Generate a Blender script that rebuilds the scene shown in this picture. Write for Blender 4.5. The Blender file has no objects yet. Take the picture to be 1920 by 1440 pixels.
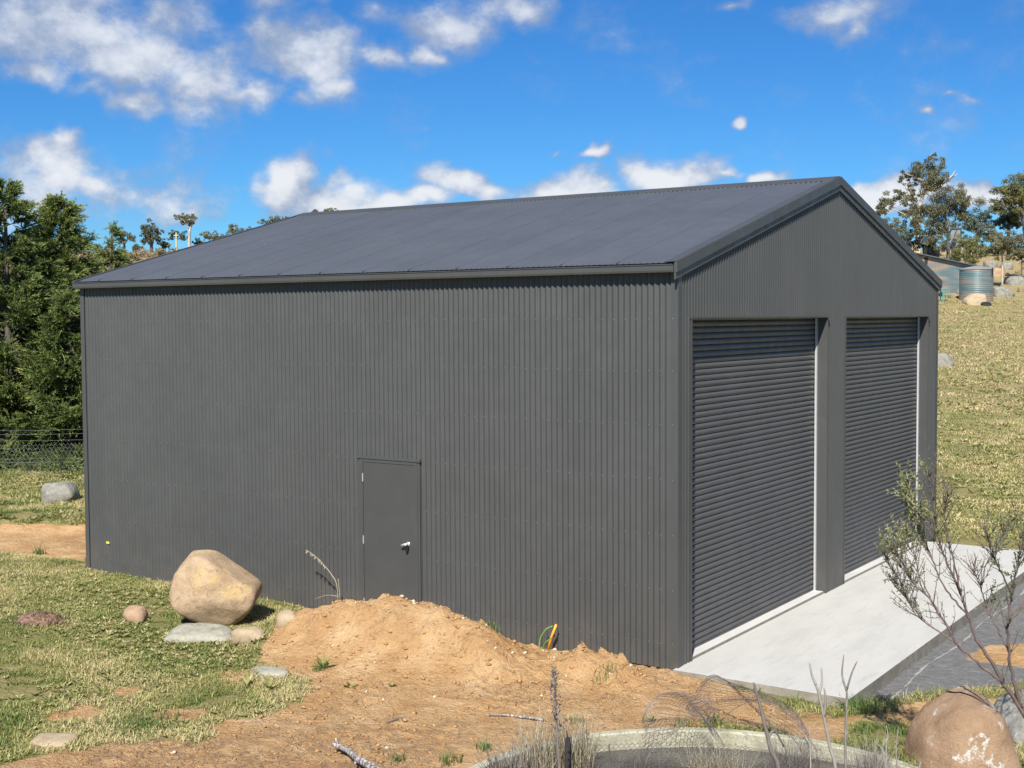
import bpy, math, random
import numpy as np
from mathutils import Vector, Matrix

random.seed(7)
RNG = np.random.default_rng(11)
scene = bpy.context.scene
col = scene.collection

# ------------------------------------------------------------------ camera
F_PX, CAM = 2409.1, np.array([6.52, -12.9942, 3.967])
YAW, PIT, ROL = -0.593, -0.0512, -0.0059
fwd = np.array([math.sin(YAW) * math.cos(PIT), math.cos(YAW) * math.cos(PIT), math.sin(PIT)])
r0 = np.array([math.cos(YAW), -math.sin(YAW), 0.0])
u0 = np.cross(r0, fwd)
RT = r0 * math.cos(ROL) + u0 * math.sin(ROL)
UP = -r0 * math.sin(ROL) + u0 * math.cos(ROL)
NF = np.array([math.sin(YAW), math.cos(YAW)])      # horizontal forward
NR = np.array([math.cos(YAW), -math.sin(YAW)])     # horizontal right
cam_d = bpy.data.cameras.new('camera')
cam = bpy.data.objects.new('camera', cam_d)
col.objects.link(cam)
cam.matrix_world = Matrix(((RT[0], UP[0], -fwd[0], CAM[0]), (RT[1], UP[1], -fwd[1], CAM[1]),
                           (RT[2], UP[2], -fwd[2], CAM[2]), (0, 0, 0, 1)))
cam_d.sensor_width = 36.0
cam_d.lens = F_PX / 1920 * 36.0
cam_d.clip_start = 0.1
cam_d.clip_end = 6000
scene.camera = cam


def ray(u, v):
    return fwd + RT * (u - 960) / F_PX - UP * (v - 720) / F_PX


def at_z(u, v, z=0.0):
    d = ray(u, v)
    return CAM + d * (z - CAM[2]) / d[2]


def at_y(u, v, y=0.0):
    d = ray(u, v)
    return CAM + d * (y - CAM[1]) / d[1]


def at_depth(u, v, D):
    return CAM + ray(u, v) * D


# ------------------------------------------------------------------ light
SUN_V = np.array([0.37, -0.9, 0.99])               # towards the sun
SUN_V = SUN_V / np.linalg.norm(SUN_V)
sun_d = bpy.data.lights.new('sun', 'SUN')
sun_d.energy = 4.5
sun_d.angle = math.radians(0.5)
sun_d.color = (1.0, 0.955, 0.88)
sun = bpy.data.objects.new('sun', sun_d)
col.objects.link(sun)
sun.rotation_euler = Vector((-SUN_V[0], -SUN_V[1], -SUN_V[2])).to_track_quat('-Z', 'Y').to_euler()

vs = scene.view_settings
scene.display_settings.display_device = 'sRGB'
vs.view_transform = 'Standard'
vs.look = 'None'
vs.gamma = 1.0
vs.exposure = 0.85
vs.use_curve_mapping = False
scene.cycles.max_bounces = 6
scene.cycles.transparent_max_bounces = 4

SKY_STRENGTH = 0.1
world = bpy.data.worlds.new('World')
scene.world = world
world.use_nodes = True


def build_world():
    nt = world.node_tree
    N = nt.nodes
    L = nt.links
    N.clear()

    def new(t, **kw):
        n = N.new(t)
        for k, v in kw.items():
            setattr(n, k, v)
        return n
    out = new('ShaderNodeOutputWorld')
    bg = new('ShaderNodeBackground')
    bg.inputs['Strength'].default_value = SKY_STRENGTH
    L.new(bg.outputs[0], out.inputs[0])
    sky = new('ShaderNodeTexSky', sky_type='NISHITA')
    sky.sun_disc = False
    sky.sun_elevation = math.asin(SUN_V[2])
    sky.sun_rotation = math.atan2(SUN_V[0], SUN_V[1])
    sky.altitude = 900
    sky.air_density = 1.0
    sky.dust_density = 0.4
    sky.ozone_density = 2.5
    hsv = new('ShaderNodeHueSaturation')
    hsv.inputs['Saturation'].default_value = 1.22
    hsv.inputs['Value'].default_value = 1.35
    L.new(sky.outputs[0], hsv.inputs['Color'])
    deep = new('ShaderNodeMix', data_type='RGBA', blend_type='MULTIPLY')
    deep.inputs['Factor'].default_value = 1.0
    deep.inputs['B'].default_value = (0.165, 0.335, 0.485, 1)
    L.new(hsv.outputs[0], deep.inputs['A'])
    tc = new('ShaderNodeTexCoord')
    nrm = new('ShaderNodeVectorMath', operation='NORMALIZE')
    L.new(tc.outputs['Generated'], nrm.inputs[0])

    def math_n(op, a, b=None, c=None, clamp=False):
        n = new('ShaderNodeMath', operation=op)
        n.use_clamp = clamp
        for i, x in enumerate((a, b, c)):
            if x is None:
                continue
            if isinstance(x, (int, float)):
                n.inputs[i].default_value = x
            else:
                L.new(x, n.inputs[i])
        return n.outputs[0]

    def noise(vec, scale, detail, rough, dist=0.0, off=(0, 0, 0), sq=(1, 1, 1)):
        mp = new('ShaderNodeMapping')
        mp.inputs['Location'].default_value = off
        mp.inputs['Scale'].default_value = sq
        L.new(vec, mp.inputs[0])
        n = new('ShaderNodeTexNoise')
        n.inputs['Scale'].default_value = scale
        n.inputs['Detail'].default_value = detail
        n.inputs['Roughness'].default_value = rough
        n.inputs['Distortion'].default_value = dist
        L.new(mp.outputs[0], n.inputs['Vector'])
        return n
    # warp the directions so that cloud outlines are ragged
    w1 = noise(nrm.outputs[0], 14, 3, 0.6)
    sub = new('ShaderNodeVectorMath', operation='SUBTRACT')
    L.new(w1.outputs['Color'], sub.inputs[0])
    sub.inputs[1].default_value = (0.5, 0.5, 0.5)
    scl = new('ShaderNodeVectorMath', operation='SCALE')
    L.new(sub.outputs[0], scl.inputs[0])
    scl.inputs['Scale'].default_value = 0.06
    add = new('ShaderNodeVectorMath', operation='ADD')
    L.new(nrm.outputs[0], add.inputs[0])
    L.new(scl.outputs[0], add.inputs[1])
    warped = add.outputs[0]
    # (centre px, radii px, weight, whiteness)
    blobs = [(120, 40, 190, 100, 1.0), (250, 100, 150, 80, .95), (60, 125, 90, 48, 1.0), (190, 60, 120, 80, .9), (255, 195, 85, 30, .95), (170, 165, 70, 30, .7),
             (330, 30, 90, 60, .8), (385, 145, 75, 75, 1.0), (450, 165, 85, 36, .8), (400, 85, 60, 50, .7), (565, 85, 120, 65, 1.15), (610, 165, 55, 45, .75), (480, 90, 50, 40, .7),
             (555, 190, 40, 30, .6), (530, 5, 90, 26, .8), (620, 10, 40, 20, .6), (740, 115, 80, 30, .85), (735, 18, 60, 32, .8), (855, 42, 95, 58, 1.05),
             (985, 30, 75, 40, .95), (815, 98, 45, 24, .85), (690, 100, 40, 20, .6), (100, 325, 110, 70, 1.15), (115, 275, 50, 45, 1.0), (190, 350, 80, 45, .95),
             (350, 385, 150, 55, .62), (545, 345, 75, 55, 1.35), (620, 380, 120, 40, 1.2), (720, 390, 110, 28, 1.1), (800, 378, 60, 26, 1.1),
             (860, 335, 70, 42, 1.3), (920, 355, 70, 32, 1.1), (1062, 352, 85, 36, 1.25), (1113, 287, 28, 14, 1.15), (1262, 322, 95, 34, 1.15),
             (1045, 280, 20, 7, .7), (1385, 237, 17, 10, 1.0), (1430, 330, 36, 18, 1.0), (1560, 25, 105, 38, .95), (1590, 60, 40, 30, .7),
             (1375, 8, 42, 18, .75), (1727, 203, 17, 12, .85), (1850, 190, 36, 9, .5), (1640, 375, 120, 38, 1.35),
             (1840, 368, 130, 32, 1.25), (1795, 183, 22, 6, .5), (1350, 320, 40, 15, .8)]
    total = None
    for (cx, cy, rx, ry, w) in blobs:
        c = ray(cx, cy)
        k = np.linalg.norm(c)
        c = c / k
        e1 = RT - c * (RT @ c)
        e1 /= np.linalg.norm(e1)
        e2 = np.cross(c, e1)
        M = Matrix(((e1[0], e2[0], c[0]), (e1[1], e2[1], c[1]), (e1[2], e2[2], c[2])))
        mp = new('ShaderNodeMapping', vector_type='TEXTURE')
        mp.inputs['Location'].default_value = c
        mp.inputs['Rotation'].default_value = M.to_euler('XYZ')
        mp.inputs['Scale'].default_value = (rx * 1.5 / F_PX / k, ry * 1.5 / F_PX / k, 0.5)
        L.new(warped, mp.inputs[0])
        ln = new('ShaderNodeVectorMath', operation='LENGTH')
        L.new(mp.outputs[0], ln.inputs[0])
        v = math_n('SUBTRACT', 1.0, ln.outputs['Value'], clamp=True)
        v = math_n('MULTIPLY', v, w * 1.15)
        total = v if total is None else math_n('SMOOTH_MAX', total, v, 0.25)
    # the same kind of scattered cumulus over the rest of the sky
    sep = new('ShaderNodeSeparateXYZ')
    L.new(nrm.outputs[0], sep.inputs[0])
    gen = noise(nrm.outputs[0], 3.2, 2, 0.5, off=(3.1, 1.7, 0.4), sq=(1, 1, 2.2)).outputs['Fac']
    gen = math_n('MULTIPLY', math_n('SUBTRACT', gen, 0.5), 3.2, clamp=True)
    dt = new('ShaderNodeVectorMath', operation='DOT_PRODUCT')
    L.new(nrm.outputs[0], dt.inputs[0])
    dt.inputs[1].default_value = fwd
    away = new('ShaderNodeMapRange')
    L.new(dt.outputs['Value'], away.inputs['Value'])
    away.inputs['From Min'].default_value = 0.9
    away.inputs['From Max'].default_value = 0.8
    gen = math_n('MULTIPLY', gen, away.outputs[0])
    total = math_n('MAXIMUM', total, gen)
    n1 = noise(nrm.outputs[0], 13, 10, 0.64, 0.0, sq=(1, 1, 1.35)).outputs['Fac']
    n2 = noise(nrm.outputs[0], 38, 6, 0.6, 0.0, off=(5, 2, 1), sq=(1, 1, 1.4)).outputs['Fac']
    dens = math_n('ADD', total, math_n('MULTIPLY', math_n('SUBTRACT', n1, 0.5), 1.9))
    dens = math_n('ADD', dens, math_n('MULTIPLY', math_n('SUBTRACT', n2, 0.5), 0.55))
    # nothing where no blob is
    gate = math_n('MULTIPLY', total, 4.0, clamp=True)
    cov = new('ShaderNodeMapRange', interpolation_type='SMOOTHSTEP')
    L.new(dens, cov.inputs['Value'])
    cov.inputs['From Min'].default_value = 0.14
    cov.inputs['From Max'].default_value = 0.95
    cover = math_n('MULTIPLY', cov.outputs[0], gate)
    hi = new('ShaderNodeMapRange', interpolation_type='SMOOTHSTEP')
    L.new(sep.outputs[2], hi.inputs['Value'])
    hi.inputs['From Min'].default_value = 0.10
    hi.inputs['From Max'].default_value = 0.26
    hi.inputs['To Min'].default_value = 0.97
    hi.inputs['To Max'].default_value = 0.84
    cover = math_n('MULTIPLY', cover, hi.outputs[0])
    # brightness: lit billows, greyer where thin or low
    n3 = noise(nrm.outputs[0], 22, 7, 0.6, 0.0, off=(0.02, -0.01, -0.03), sq=(1, 1, 1.4)).outputs['Fac']
    sh = math_n('ADD', math_n('MULTIPLY', dens, 0.75), math_n('MULTIPLY', math_n('SUBTRACT', n3, 0.5), 1.6))
    hi2 = new('ShaderNodeMapRange', interpolation_type='SMOOTHSTEP')
    L.new(sep.outputs[2], hi2.inputs['Value'])
    hi2.inputs['From Min'].default_value = 0.10
    hi2.inputs['From Max'].default_value = 0.26
    hi2.inputs['To Max'].default_value = 0.22
    sh = math_n('SUBTRACT', sh, hi2.outputs[0])
    lit = new('ShaderNodeMapRange', interpolation_type='SMOOTHSTEP')
    L.new(sh, lit.inputs['Value'])
    lit.inputs['From Min'].default_value = 0.12
    lit.inputs['From Max'].default_value = 0.95
    cm = new('ShaderNodeMix', data_type='RGBA')
    L.new(lit.outputs[0], cm.inputs['Factor'])
    cm.inputs['A'].default_value = (1.75, 2.2, 3.1, 1)
    cm.inputs['B'].default_value = (4.7, 4.85, 5.1, 1)
    fm = new('ShaderNodeMix', data_type='RGBA')
    L.new(cover, fm.inputs['Factor'])
    L.new(deep.outputs['Result'], fm.inputs['A'])
    L.new(cm.outputs['Result'], fm.inputs['B'])
    L.new(fm.outputs['Result'], bg.inputs['Color'])


build_world()

# ------------------------------------------------------------------ helpers


def hash2(ix, iy, seed):
    h = (ix.astype(np.int64) * 374761393 + iy.astype(np.int64) * 668265263 + seed * 974634777) & 0xFFFFFFFF
    h = ((h ^ (h >> 13)) * 1274126177) & 0xFFFFFFFF
    h = h ^ (h >> 16)
    return (h & 0xFFFFFF) / float(0xFFFFFF)


def vnoise(x, y, seed=0):
    x = np.asarray(x, float)
    y = np.asarray(y, float)
    ix = np.floor(x)
    iy = np.floor(y)
    fx = x - ix
    fy = y - iy
    fx = fx * fx * (3 - 2 * fx)
    fy = fy * fy * (3 - 2 * fy)
    a = hash2(ix, iy, seed)
    b = hash2(ix + 1, iy, seed)
    c = hash2(ix, iy + 1, seed)
    d = hash2(ix + 1, iy + 1, seed)
    return (a * (1 - fx) + b * fx) * (1 - fy) + (c * (1 - fx) + d * fx) * fy


def fbm(x, y, octv=4, seed=0, gain=0.5):
    s = 0
    a = 1
    t = 0
    for i in range(octv):
        s = s + a * vnoise(x * 2 ** i + 17.3 * i, y * 2 ** i - 9.1 * i, seed + i)
        t += a
        a *= gain
    return s / t


def fbm3(P, scale, octv=3, seed=0):
    x, y, z = (P * scale).T
    return (fbm(x + 0.31 * z, y, octv, seed) + fbm(y + 5.2, z + 0.27 * x, octv, seed + 31) + fbm(z - 3.3, x + 0.23 * y, octv, seed + 57)) / 3


def smooth(a, b, x):
    t = np.clip((x - a) / (b - a), 0, 1)
    return t * t * (3 - 2 * t)


def raw_mesh(name, V, Fc, mat=None, smooth_shade=False, attrs=None):
    """V (n,3); Fc (m,k) array of one face size, or a list of such arrays."""
    me = bpy.data.meshes.new(name)
    groups = Fc if isinstance(Fc, list) else [Fc]
    groups = [np.asarray(g, np.int32) for g in groups if len(g)]
    V = np.asarray(V, np.float32)
    me.vertices.add(len(V))
    me.vertices.foreach_set('co', V.ravel())
    tot = sum(g.size for g in groups)
    me.loops.add(tot)
    me.loops.foreach_set('vertex_index', np.concatenate([g.ravel() for g in groups]))
    sizes = np.concatenate([np.full(len(g), g.shape[1], np.int32) for g in groups])
    starts = np.concatenate([[0], np.cumsum(sizes)[:-1]]).astype(np.int32)
    me.polygons.add(len(sizes))
    me.polygons.foreach_set('loop_start', starts)
    me.polygons.foreach_set('loop_total', sizes)
    me.polygons.foreach_set('use_smooth', np.full(len(sizes), bool(smooth_shade)))
    if attrs:
        for k, a in attrs.items():
            at = me.attributes.new(k, 'FLOAT', 'POINT')
            at.data.foreach_set('value', np.asarray(a, np.float32))
    if mat:
        me.materials.append(mat)
    me.update(calc_edges=True)
    me.validate()
    return me


def link(name, me, parent=None, label=None, cat=None, group=None, kind=None, loc=None):
    o = bpy.data.objects.new(name, me)
    col.objects.link(o)
    if parent is not None:
        o.parent = parent
    if loc is not None:
        o.location = loc
    if label:
        o['label'] = label
    if cat:
        o['category'] = cat
    if group:
        o['group'] = group
    if kind:
        o['kind'] = kind
    return o


def thing(name, label, cat, loc=(0, 0, 0), group=None):
    return link(name, None, None, label, cat, group, None, loc)


class MB:
    """Collects shapes into one mesh."""

    def __init__(self):
        self.V = []
        self.Q = []
        self.T = []
        self.n = 0

    def add(self, V, quads=None, tris=None):
        V = np.asarray(V, float).reshape(-1, 3)
        if quads is not None and len(quads):
            self.Q.append(np.asarray(quads) + self.n)
        if tris is not None and len(tris):
            self.T.append(np.asarray(tris) + self.n)
        self.V.append(V)
        self.n += len(V)

    def box(self, x0, x1, y0, y1, z0, z1):
        V = [(x, y, z) for z in (z0, z1) for y in (y0, y1) for x in (x0, x1)]
        self.add(V, [(0, 2, 3, 1), (4, 5, 7, 6), (0, 1, 5, 4), (2, 6, 7, 3), (0, 4, 6, 2), (1, 3, 7, 5)])

    def prism(self, prof, a, b, axis):
        """Extrude the closed profile (2-D points) along axis from a to b."""
        n = len(prof)
        V = []
        for t in (a, b):
            for (p, q) in prof:
                V.append((t, p, q) if axis == 'x' else (p, t, q) if axis == 'y' else (p, q, t))
        self.add(V, [(i, (i + 1) % n, n + (i + 1) % n, n + i) for i in range(n)],
                 [(0, i + 1, i) for i in range(1, n - 1)] + [(n, n + i, n + i + 1) for i in range(1, n - 1)])

    def tube(self, P, R, sides=6, cap=True):
        P = np.asarray(P, float)
        R = np.broadcast_to(np.asarray(R, float), (len(P),))
        T = np.gradient(P, axis=0)
        T /= np.linalg.norm(T, axis=1)[:, None] + 1e-9
        ref = np.array([0.13, 0.27, 0.95]) if abs(T[:, 2]).mean() < 0.8 else np.array([1.0, 0.1, 0.05])
        A = np.cross(T, ref)
        A /= np.linalg.norm(A, axis=1)[:, None] + 1e-9
        B = np.cross(T, A)
        ang = np.arange(sides) * 2 * math.pi / sides
        V = P[:, None] + (A[:, None] * np.cos(ang)[None, :, None] + B[:, None] * np.sin(ang)[None, :, None]) * R[:, None, None]
        n = len(P)
        i, j = np.meshgrid(np.arange(n - 1), np.arange(sides), indexing='ij')
        i = i.ravel()
        j = j.ravel()
        k = (j + 1) % sides
        Q = np.stack([i * sides + j, i * sides + k, (i + 1) * sides + k, (i + 1) * sides + j], 1)
        T3 = []
        if cap:
            T3 = [(0, a + 1, a) for a in range(1, sides - 1)] + [((n - 1) * sides, (n - 1) * sides + a, (n - 1) * sides + a + 1) for a in range(1, sides - 1)]
        self.add(V.reshape(-1, 3), Q, T3)

    def mesh(self, name, mat, smooth_shade=False):
        V = np.concatenate(self.V)
        g = []
        if self.Q:
            g.append(np.concatenate([np.asarray(q).reshape(-1, 4) for q in self.Q]))
        if self.T:
            g.append(np.concatenate([np.asarray(t).reshape(-1, 3) for t in self.T]))
        return raw_mesh(name, V, g, mat, smooth_shade)


def part(name, mb, mat, parent, smooth_shade=False, label=None, kind=None):
    return link(name, mb.mesh(name, mat, smooth_shade), parent, label, None, None, kind)


# ------------------------------------------------------------------ materials


class MT:
    def __init__(self, name, rough=0.6, metallic=0.0, spec=0.4, base=(0.5, 0.5, 0.5)):
        self.m = bpy.data.materials.new(name)
        self.m.use_nodes = True
        self.nt = self.m.node_tree
        self.b = self.nt.nodes['Principled BSDF']
        self.b.inputs['Roughness'].default_value = rough
        self.b.inputs['Metallic'].default_value = metallic
        self.b.inputs['Specular IOR Level'].default_value = spec
        self.b.inputs['Base Color'].default_value = (*base, 1)

    def new(self, t, **kw):
        n = self.nt.nodes.new(t)
        for k, v in kw.items():
            setattr(n, k, v)
        return n

    def link(self, a, b):
        self.nt.links.new(a, b)

    def pos(self):
        return self.new('ShaderNodeNewGeometry').outputs['Position']

    def obj(self):
        return self.new('ShaderNodeTexCoord').outputs['Object']

    def noise(self, vec, scale, detail=4, rough=0.55, sq=None, dist=0.0):
        if sq is not None:
            mp = self.new('ShaderNodeMapping')
            mp.inputs['Scale'].default_value = sq
            self.link(vec, mp.inputs[0])
            vec = mp.outputs[0]
        n = self.new('ShaderNodeTexNoise')
        n.inputs['Scale'].default_value = scale
        n.inputs['Detail'].default_value = detail
        n.inputs['Roughness'].default_value = rough
        n.inputs['Distortion'].default_value = dist
        self.link(vec, n.inputs['Vector'])
        return n.outputs['Fac']

    def voronoi(self, vec, scale, feature='F1', out='Distance'):
        n = self.new('ShaderNodeTexVoronoi', feature=feature)
        n.inputs['Scale'].default_value = scale
        self.link(vec, n.inputs['Vector'])
        return n.outputs[out]

    def ramp(self, fac, stops):
        n = self.new('ShaderNodeValToRGB')
        cr = n.color_ramp
        while len(cr.elements) < len(stops):
            cr.elements.new(0.5)
        for e, (p, c) in zip(cr.elements, stops):
            e.position = p
            e.color = (*c, 1) if len(c) == 3 else c
        self.link(fac, n.inputs[0])
        return n.outputs[0]

    def mr(self, v, a, b, c=0.0, d=1.0):
        n = self.new('ShaderNodeMapRange', interpolation_type='SMOOTHSTEP')
        self.link(v, n.inputs['Value'])
        for k, x in zip(('From Min', 'From Max', 'To Min', 'To Max'), (a, b, c, d)):
            n.inputs[k].default_value = x
        return n.outputs[0]

    def mix(self, f, a, b, blend='MIX'):
        n = self.new('ShaderNodeMix', data_type='RGBA', blend_type=blend)
        for s, x in (('Factor', f), ('A', a), ('B', b)):
            if isinstance(x, (int, float)):
                n.inputs[s].default_value = x
            elif isinstance(x, tuple):
                n.inputs[s].default_value = (*x, 1)
            else:
                self.link(x, n.inputs[s])
        return n.outputs['Result']

    def math(self, op, a, b=0.0, clamp=False):
        n = self.new('ShaderNodeMath', operation=op)
        n.use_clamp = clamp
        for i, x in enumerate((a, b)):
            if isinstance(x, (int, float)):
                n.inputs[i].default_value = x
            else:
                self.link(x, n.inputs[i])
        return n.outputs[0]

    def attr(self, name):
        return self.new('ShaderNodeAttribute', attribute_name=name).outputs['Fac']

    def color(self, c):
        self.link(c, self.b.inputs['Base Color'])
        return self

    def roughness(self, c):
        self.link(c, self.b.inputs['Roughness'])
        return self

    def bump(self, h, strength=0.5, dist=0.02):
        n = self.new('ShaderNodeBump')
        n.inputs['Strength'].default_value = strength
        n.inputs['Distance'].default_value = dist
        self.link(h, n.inputs['Height'])
        self.link(n.outputs[0], self.b.inputs['Normal'])
        return self


def painted_steel(name, base, rough=0.42, scuffs=False):
    t = MT(name, rough, 0.0, 0.45, base)
    P = t.pos()
    n = t.noise(P, 0.9, 4, 0.6)
    c = t.ramp(n, [(0.3, tuple(x * 0.93 for x in base)), (0.7, tuple(x * 1.07 for x in base))])
    rnd = t.new('ShaderNodeObjectInfo').outputs['Random']
    c = t.mix(t.mr(rnd, 0.0, 1.0, 0, 0.10), c, tuple(x * 0.55 for x in base))
    # fine dust streaks running down the sheets
    s = t.noise(P, 3.0, 4, 0.6, sq=(4, 4, 0.35))
    c = t.mix(t.mr(s, 0.55, 0.85, 0, 0.22), c, tuple(min(1, x * 1.5) + 0.01 for x in base))
    # splashed soil dust low on the wall
    sp = t.new('ShaderNodeSeparateXYZ')
    t.link(P, sp.inputs[0])
    low = t.math('MULTIPLY', t.mr(sp.outputs[2], 0.8, 0.0, 0, 0.22), t.mr(t.noise(P, 2.2, 5, 0.7), 0.35, 0.75))
    c = t.mix(low, c, (0.17, 0.13, 0.10))
    if scuffs:
        f = t.noise(P, 2.4, 5, 0.7, sq=(0.9, 5, 2))
        m = t.math('MULTIPLY', t.mr(f, 0.68, 0.74, 0, 0.5), t.mr(sp.outputs[0], -5.0, -7.5))
        c = t.mix(m, c, (0.32, 0.33, 0.36))
    t.color(c)
    t.roughness(t.mr(t.noise(P, 5, 3), 0.3, 0.7, rough - 0.05, rough + 0.08))
    t.bump(t.noise(P, 1.6, 2), 0.06, 0.01)
    return t.m


M = {}
M['wall'] = painted_steel('dark_grey_wall_steel', (0.062, 0.064, 0.0625), 0.46)
M['roof'] = painted_steel('dark_grey_roof_steel', (0.072, 0.079, 0.092), 0.42, True)
M['trim'] = painted_steel('dark_grey_trim_steel', (0.062, 0.064, 0.062), 0.46)
M['curtain'] = painted_steel('dark_grey_curtain_steel', (0.082, 0.082, 0.079), 0.5)
M['door'] = painted_steel('dark_grey_door_steel', (0.060, 0.061, 0.059), 0.5)


def simple(name, base, rough=0.5, metallic=0.0, var=0.15, scale=6.0):
    t = MT(name, rough, metallic, 0.4, base)
    n = t.noise(t.obj(), scale, 4, 0.6)
    t.color(t.ramp(n, [(0.25, tuple(x * (1 - var) for x in base)), (0.75, tuple(min(1, x * (1 + var)) for x in base))]))
    return t.m


M['galv'] = simple('galvanised_steel', (0.56, 0.57, 0.575), 0.38, 0.35, 0.08, 30)
M['silver'] = simple('bright_metal', (0.78, 0.78, 0.77), 0.25, 0.7, 0.04)
M['black'] = simple('black_plastic', (0.015, 0.015, 0.016), 0.5)
M['orange'] = simple('orange_conduit_plastic', (0.78, 0.33, 0.03), 0.45)
M['green_wire'] = simple('green_yellow_cable', (0.16, 0.34, 0.06), 0.45, 0, 0.5, 60)
M['yellow'] = simple('yellow_sticker', (0.85, 0.68, 0.05), 0.5)
M['wire'] = simple('rusty_netting_wire', (0.19, 0.155, 0.135), 0.6, 0.2, 0.25)
M['fence_wire'] = simple('galvanised_fence_wire', (0.20, 0.22, 0.215), 0.5, 0.3, 0.2)
M['post'] = simple('weathered_timber_post', (0.16, 0.145, 0.125), 0.85, 0, 0.35, 9)
M['teal'] = simple('teal_painted_steel', (0.05, 0.26, 0.24), 0.5)
M['tyre'] = simple('black_rubber', (0.02, 0.02, 0.022), 0.8)


def concrete(name, base, joints=False):
    t = MT(name, 0.75, 0, 0.3, base)
    P = t.pos()
    a = t.noise(P, 0.9, 6, 0.65, sq=(2.2, 0.8, 1))
    c = t.ramp(a, [(0.25, tuple(x * 0.86 for x in base)), (0.5, base), (0.75, tuple(min(1, x * 1.08) for x in base))])
    b = t.noise(P, 2.6, 5, 0.65, sq=(2.5, 0.7, 1), dist=0.6)
    c = t.mix(t.mr(b, 0.58, 0.78, 0, 0.35), c, tuple(x * 0.74 for x in base))
    br = t.noise(P, 3.0, 6, 0.7, sq=(5, .55, 1), dist=0.8)
    c = t.mix(t.mr(br, 0.53, 0.70, 0, 0.4), c, tuple(x * 0.70 for x in base))
    c = t.mix(t.mr(t.noise(P, 60, 3, 0.7), 0.55, 0.8, 0, 0.14), c, tuple(x * 0.6 for x in base))
    # formed sides: shade of the edge put into the colour, with soil stain
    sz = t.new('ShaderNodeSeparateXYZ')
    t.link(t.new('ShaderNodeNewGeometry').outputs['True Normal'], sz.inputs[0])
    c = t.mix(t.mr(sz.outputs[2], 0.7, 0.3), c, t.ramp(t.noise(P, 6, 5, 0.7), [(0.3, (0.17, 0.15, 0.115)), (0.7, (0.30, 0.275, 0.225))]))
    t.color(c)
    t.bump(t.noise(P, 45, 4, 0.7), 0.2, 0.004)
    return t.m


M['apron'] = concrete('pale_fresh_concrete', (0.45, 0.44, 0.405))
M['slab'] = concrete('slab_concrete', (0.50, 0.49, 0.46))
M['spill'] = simple('dried_slurry', (0.29, 0.28, 0.255), .8, 0, .3, 8)


def tank_concrete():
    t = MT('lichened_tank_concrete', 0.9, 0, 0.2)
    P = t.pos()
    c = t.ramp(t.noise(P, 5, 6, 0.7), [(0.3, (0.20, 0.19, 0.135)), (0.5, (0.36, 0.345, 0.25)), (0.68, (0.50, 0.485, 0.375))])
    c = t.mix(t.mr(t.voronoi(P, 26), 0.32, 0.12, 0, 0.7), c, (0.52, 0.505, 0.395))
    c = t.mix(t.mr(t.noise(P, 20, 6, 0.78), 0.5, 0.66, 0, 0.9), c, (0.15, 0.14, 0.10))
    t.color(c)
    t.bump(t.noise(P, 30, 5, 0.7), 0.6, 0.02)
    return t.m


M['tank_concrete'] = tank_concrete()


def water_mat():
    t = MT('murky_tank_water', 0.22, 0, 0.5)
    P = t.pos()
    t.color(t.ramp(t.noise(P, 3.5, 6, 0.7), [(0.3, (0.035, 0.037, 0.036)), (0.6, (0.085, 0.085, 0.078)), (0.8, (0.15, 0.14, 0.11))]))
    t.bump(t.noise(P, 14, 3), 0.25, 0.01)
    return t.m


M['water'] = water_mat()


def rock_mat(name, c0, c1, c2, lichen=(0.62, 0.62, 0.56), amount=0.0, streak=False, stain=None, scale=1.0):
    t = MT(name, 0.85, 0, 0.25)
    P = t.obj()
    c = t.ramp(t.noise(P, 2.6 * scale, 7, 0.65), [(0.3, c0), (0.5, c1), (0.7, c2)])
    c = t.mix(t.mr(t.noise(P, 40 * scale, 4, 0.75), 0.52, 0.72, 0, 0.42), c, tuple(x * 0.6 for x in c0))
    c = t.mix(t.mr(t.noise(P, 55 * scale, 3, 0.7), 0.55, 0.75, 0, 0.5), c, tuple(min(1, x * 1.25) for x in c2))
    if stain:
        c = t.mix(t.mr(t.noise(P, 1.9 * scale, 5, 0.6, dist=0.4), 0.52, 0.62, 0, 0.75), c, stain)
    if stain:
        c = t.mix(t.mr(t.noise(P, 2.4 * scale, 4, 0.6), 0.52, 0.68, 0, 0.6), c, (0.60, 0.42, 0.17))
        c = t.mix(t.mr(t.noise(P, 5.5 * scale, 5, 0.65, dist=0.8), 0.58, 0.64, 0, 0.55), c, (0.27, 0.185, 0.12))
    if streak:
        # lichen along seams and in crusts
        band = t.math('ABSOLUTE', t.math('SUBTRACT', t.noise(P, 1.7, 5, 0.62, sq=(1.2, 1.2, 0.55), dist=1.1), 0.5))
        vein = t.math('MULTIPLY', t.mr(band, 0.075, 0.004), t.mr(t.noise(P, 2.0, 4, 0.6), 0.46, 0.58))
        vein = t.mr(t.math('MULTIPLY', vein, t.mr(t.noise(P, 17, 6, 0.8), 0.40, 0.62)), 0.24, 0.80)
        c = t.mix(vein, c, lichen)
    if amount > 0:
        f = t.noise(P, 3.6 * scale, 10, 0.8, sq=(1.3, 1.3, 0.7) if streak else None)
        c = t.mix(t.mr(f, 0.66 - amount, 0.72 - amount), c, lichen)
    t.color(c)
    t.bump(t.math('ADD', t.noise(P, 7 * scale, 8, 0.7), t.math('MULTIPLY', t.noise(P, 60 * scale, 4, 0.75), 0.5)), 0.9, 0.05 / scale)
    return t.m


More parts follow.
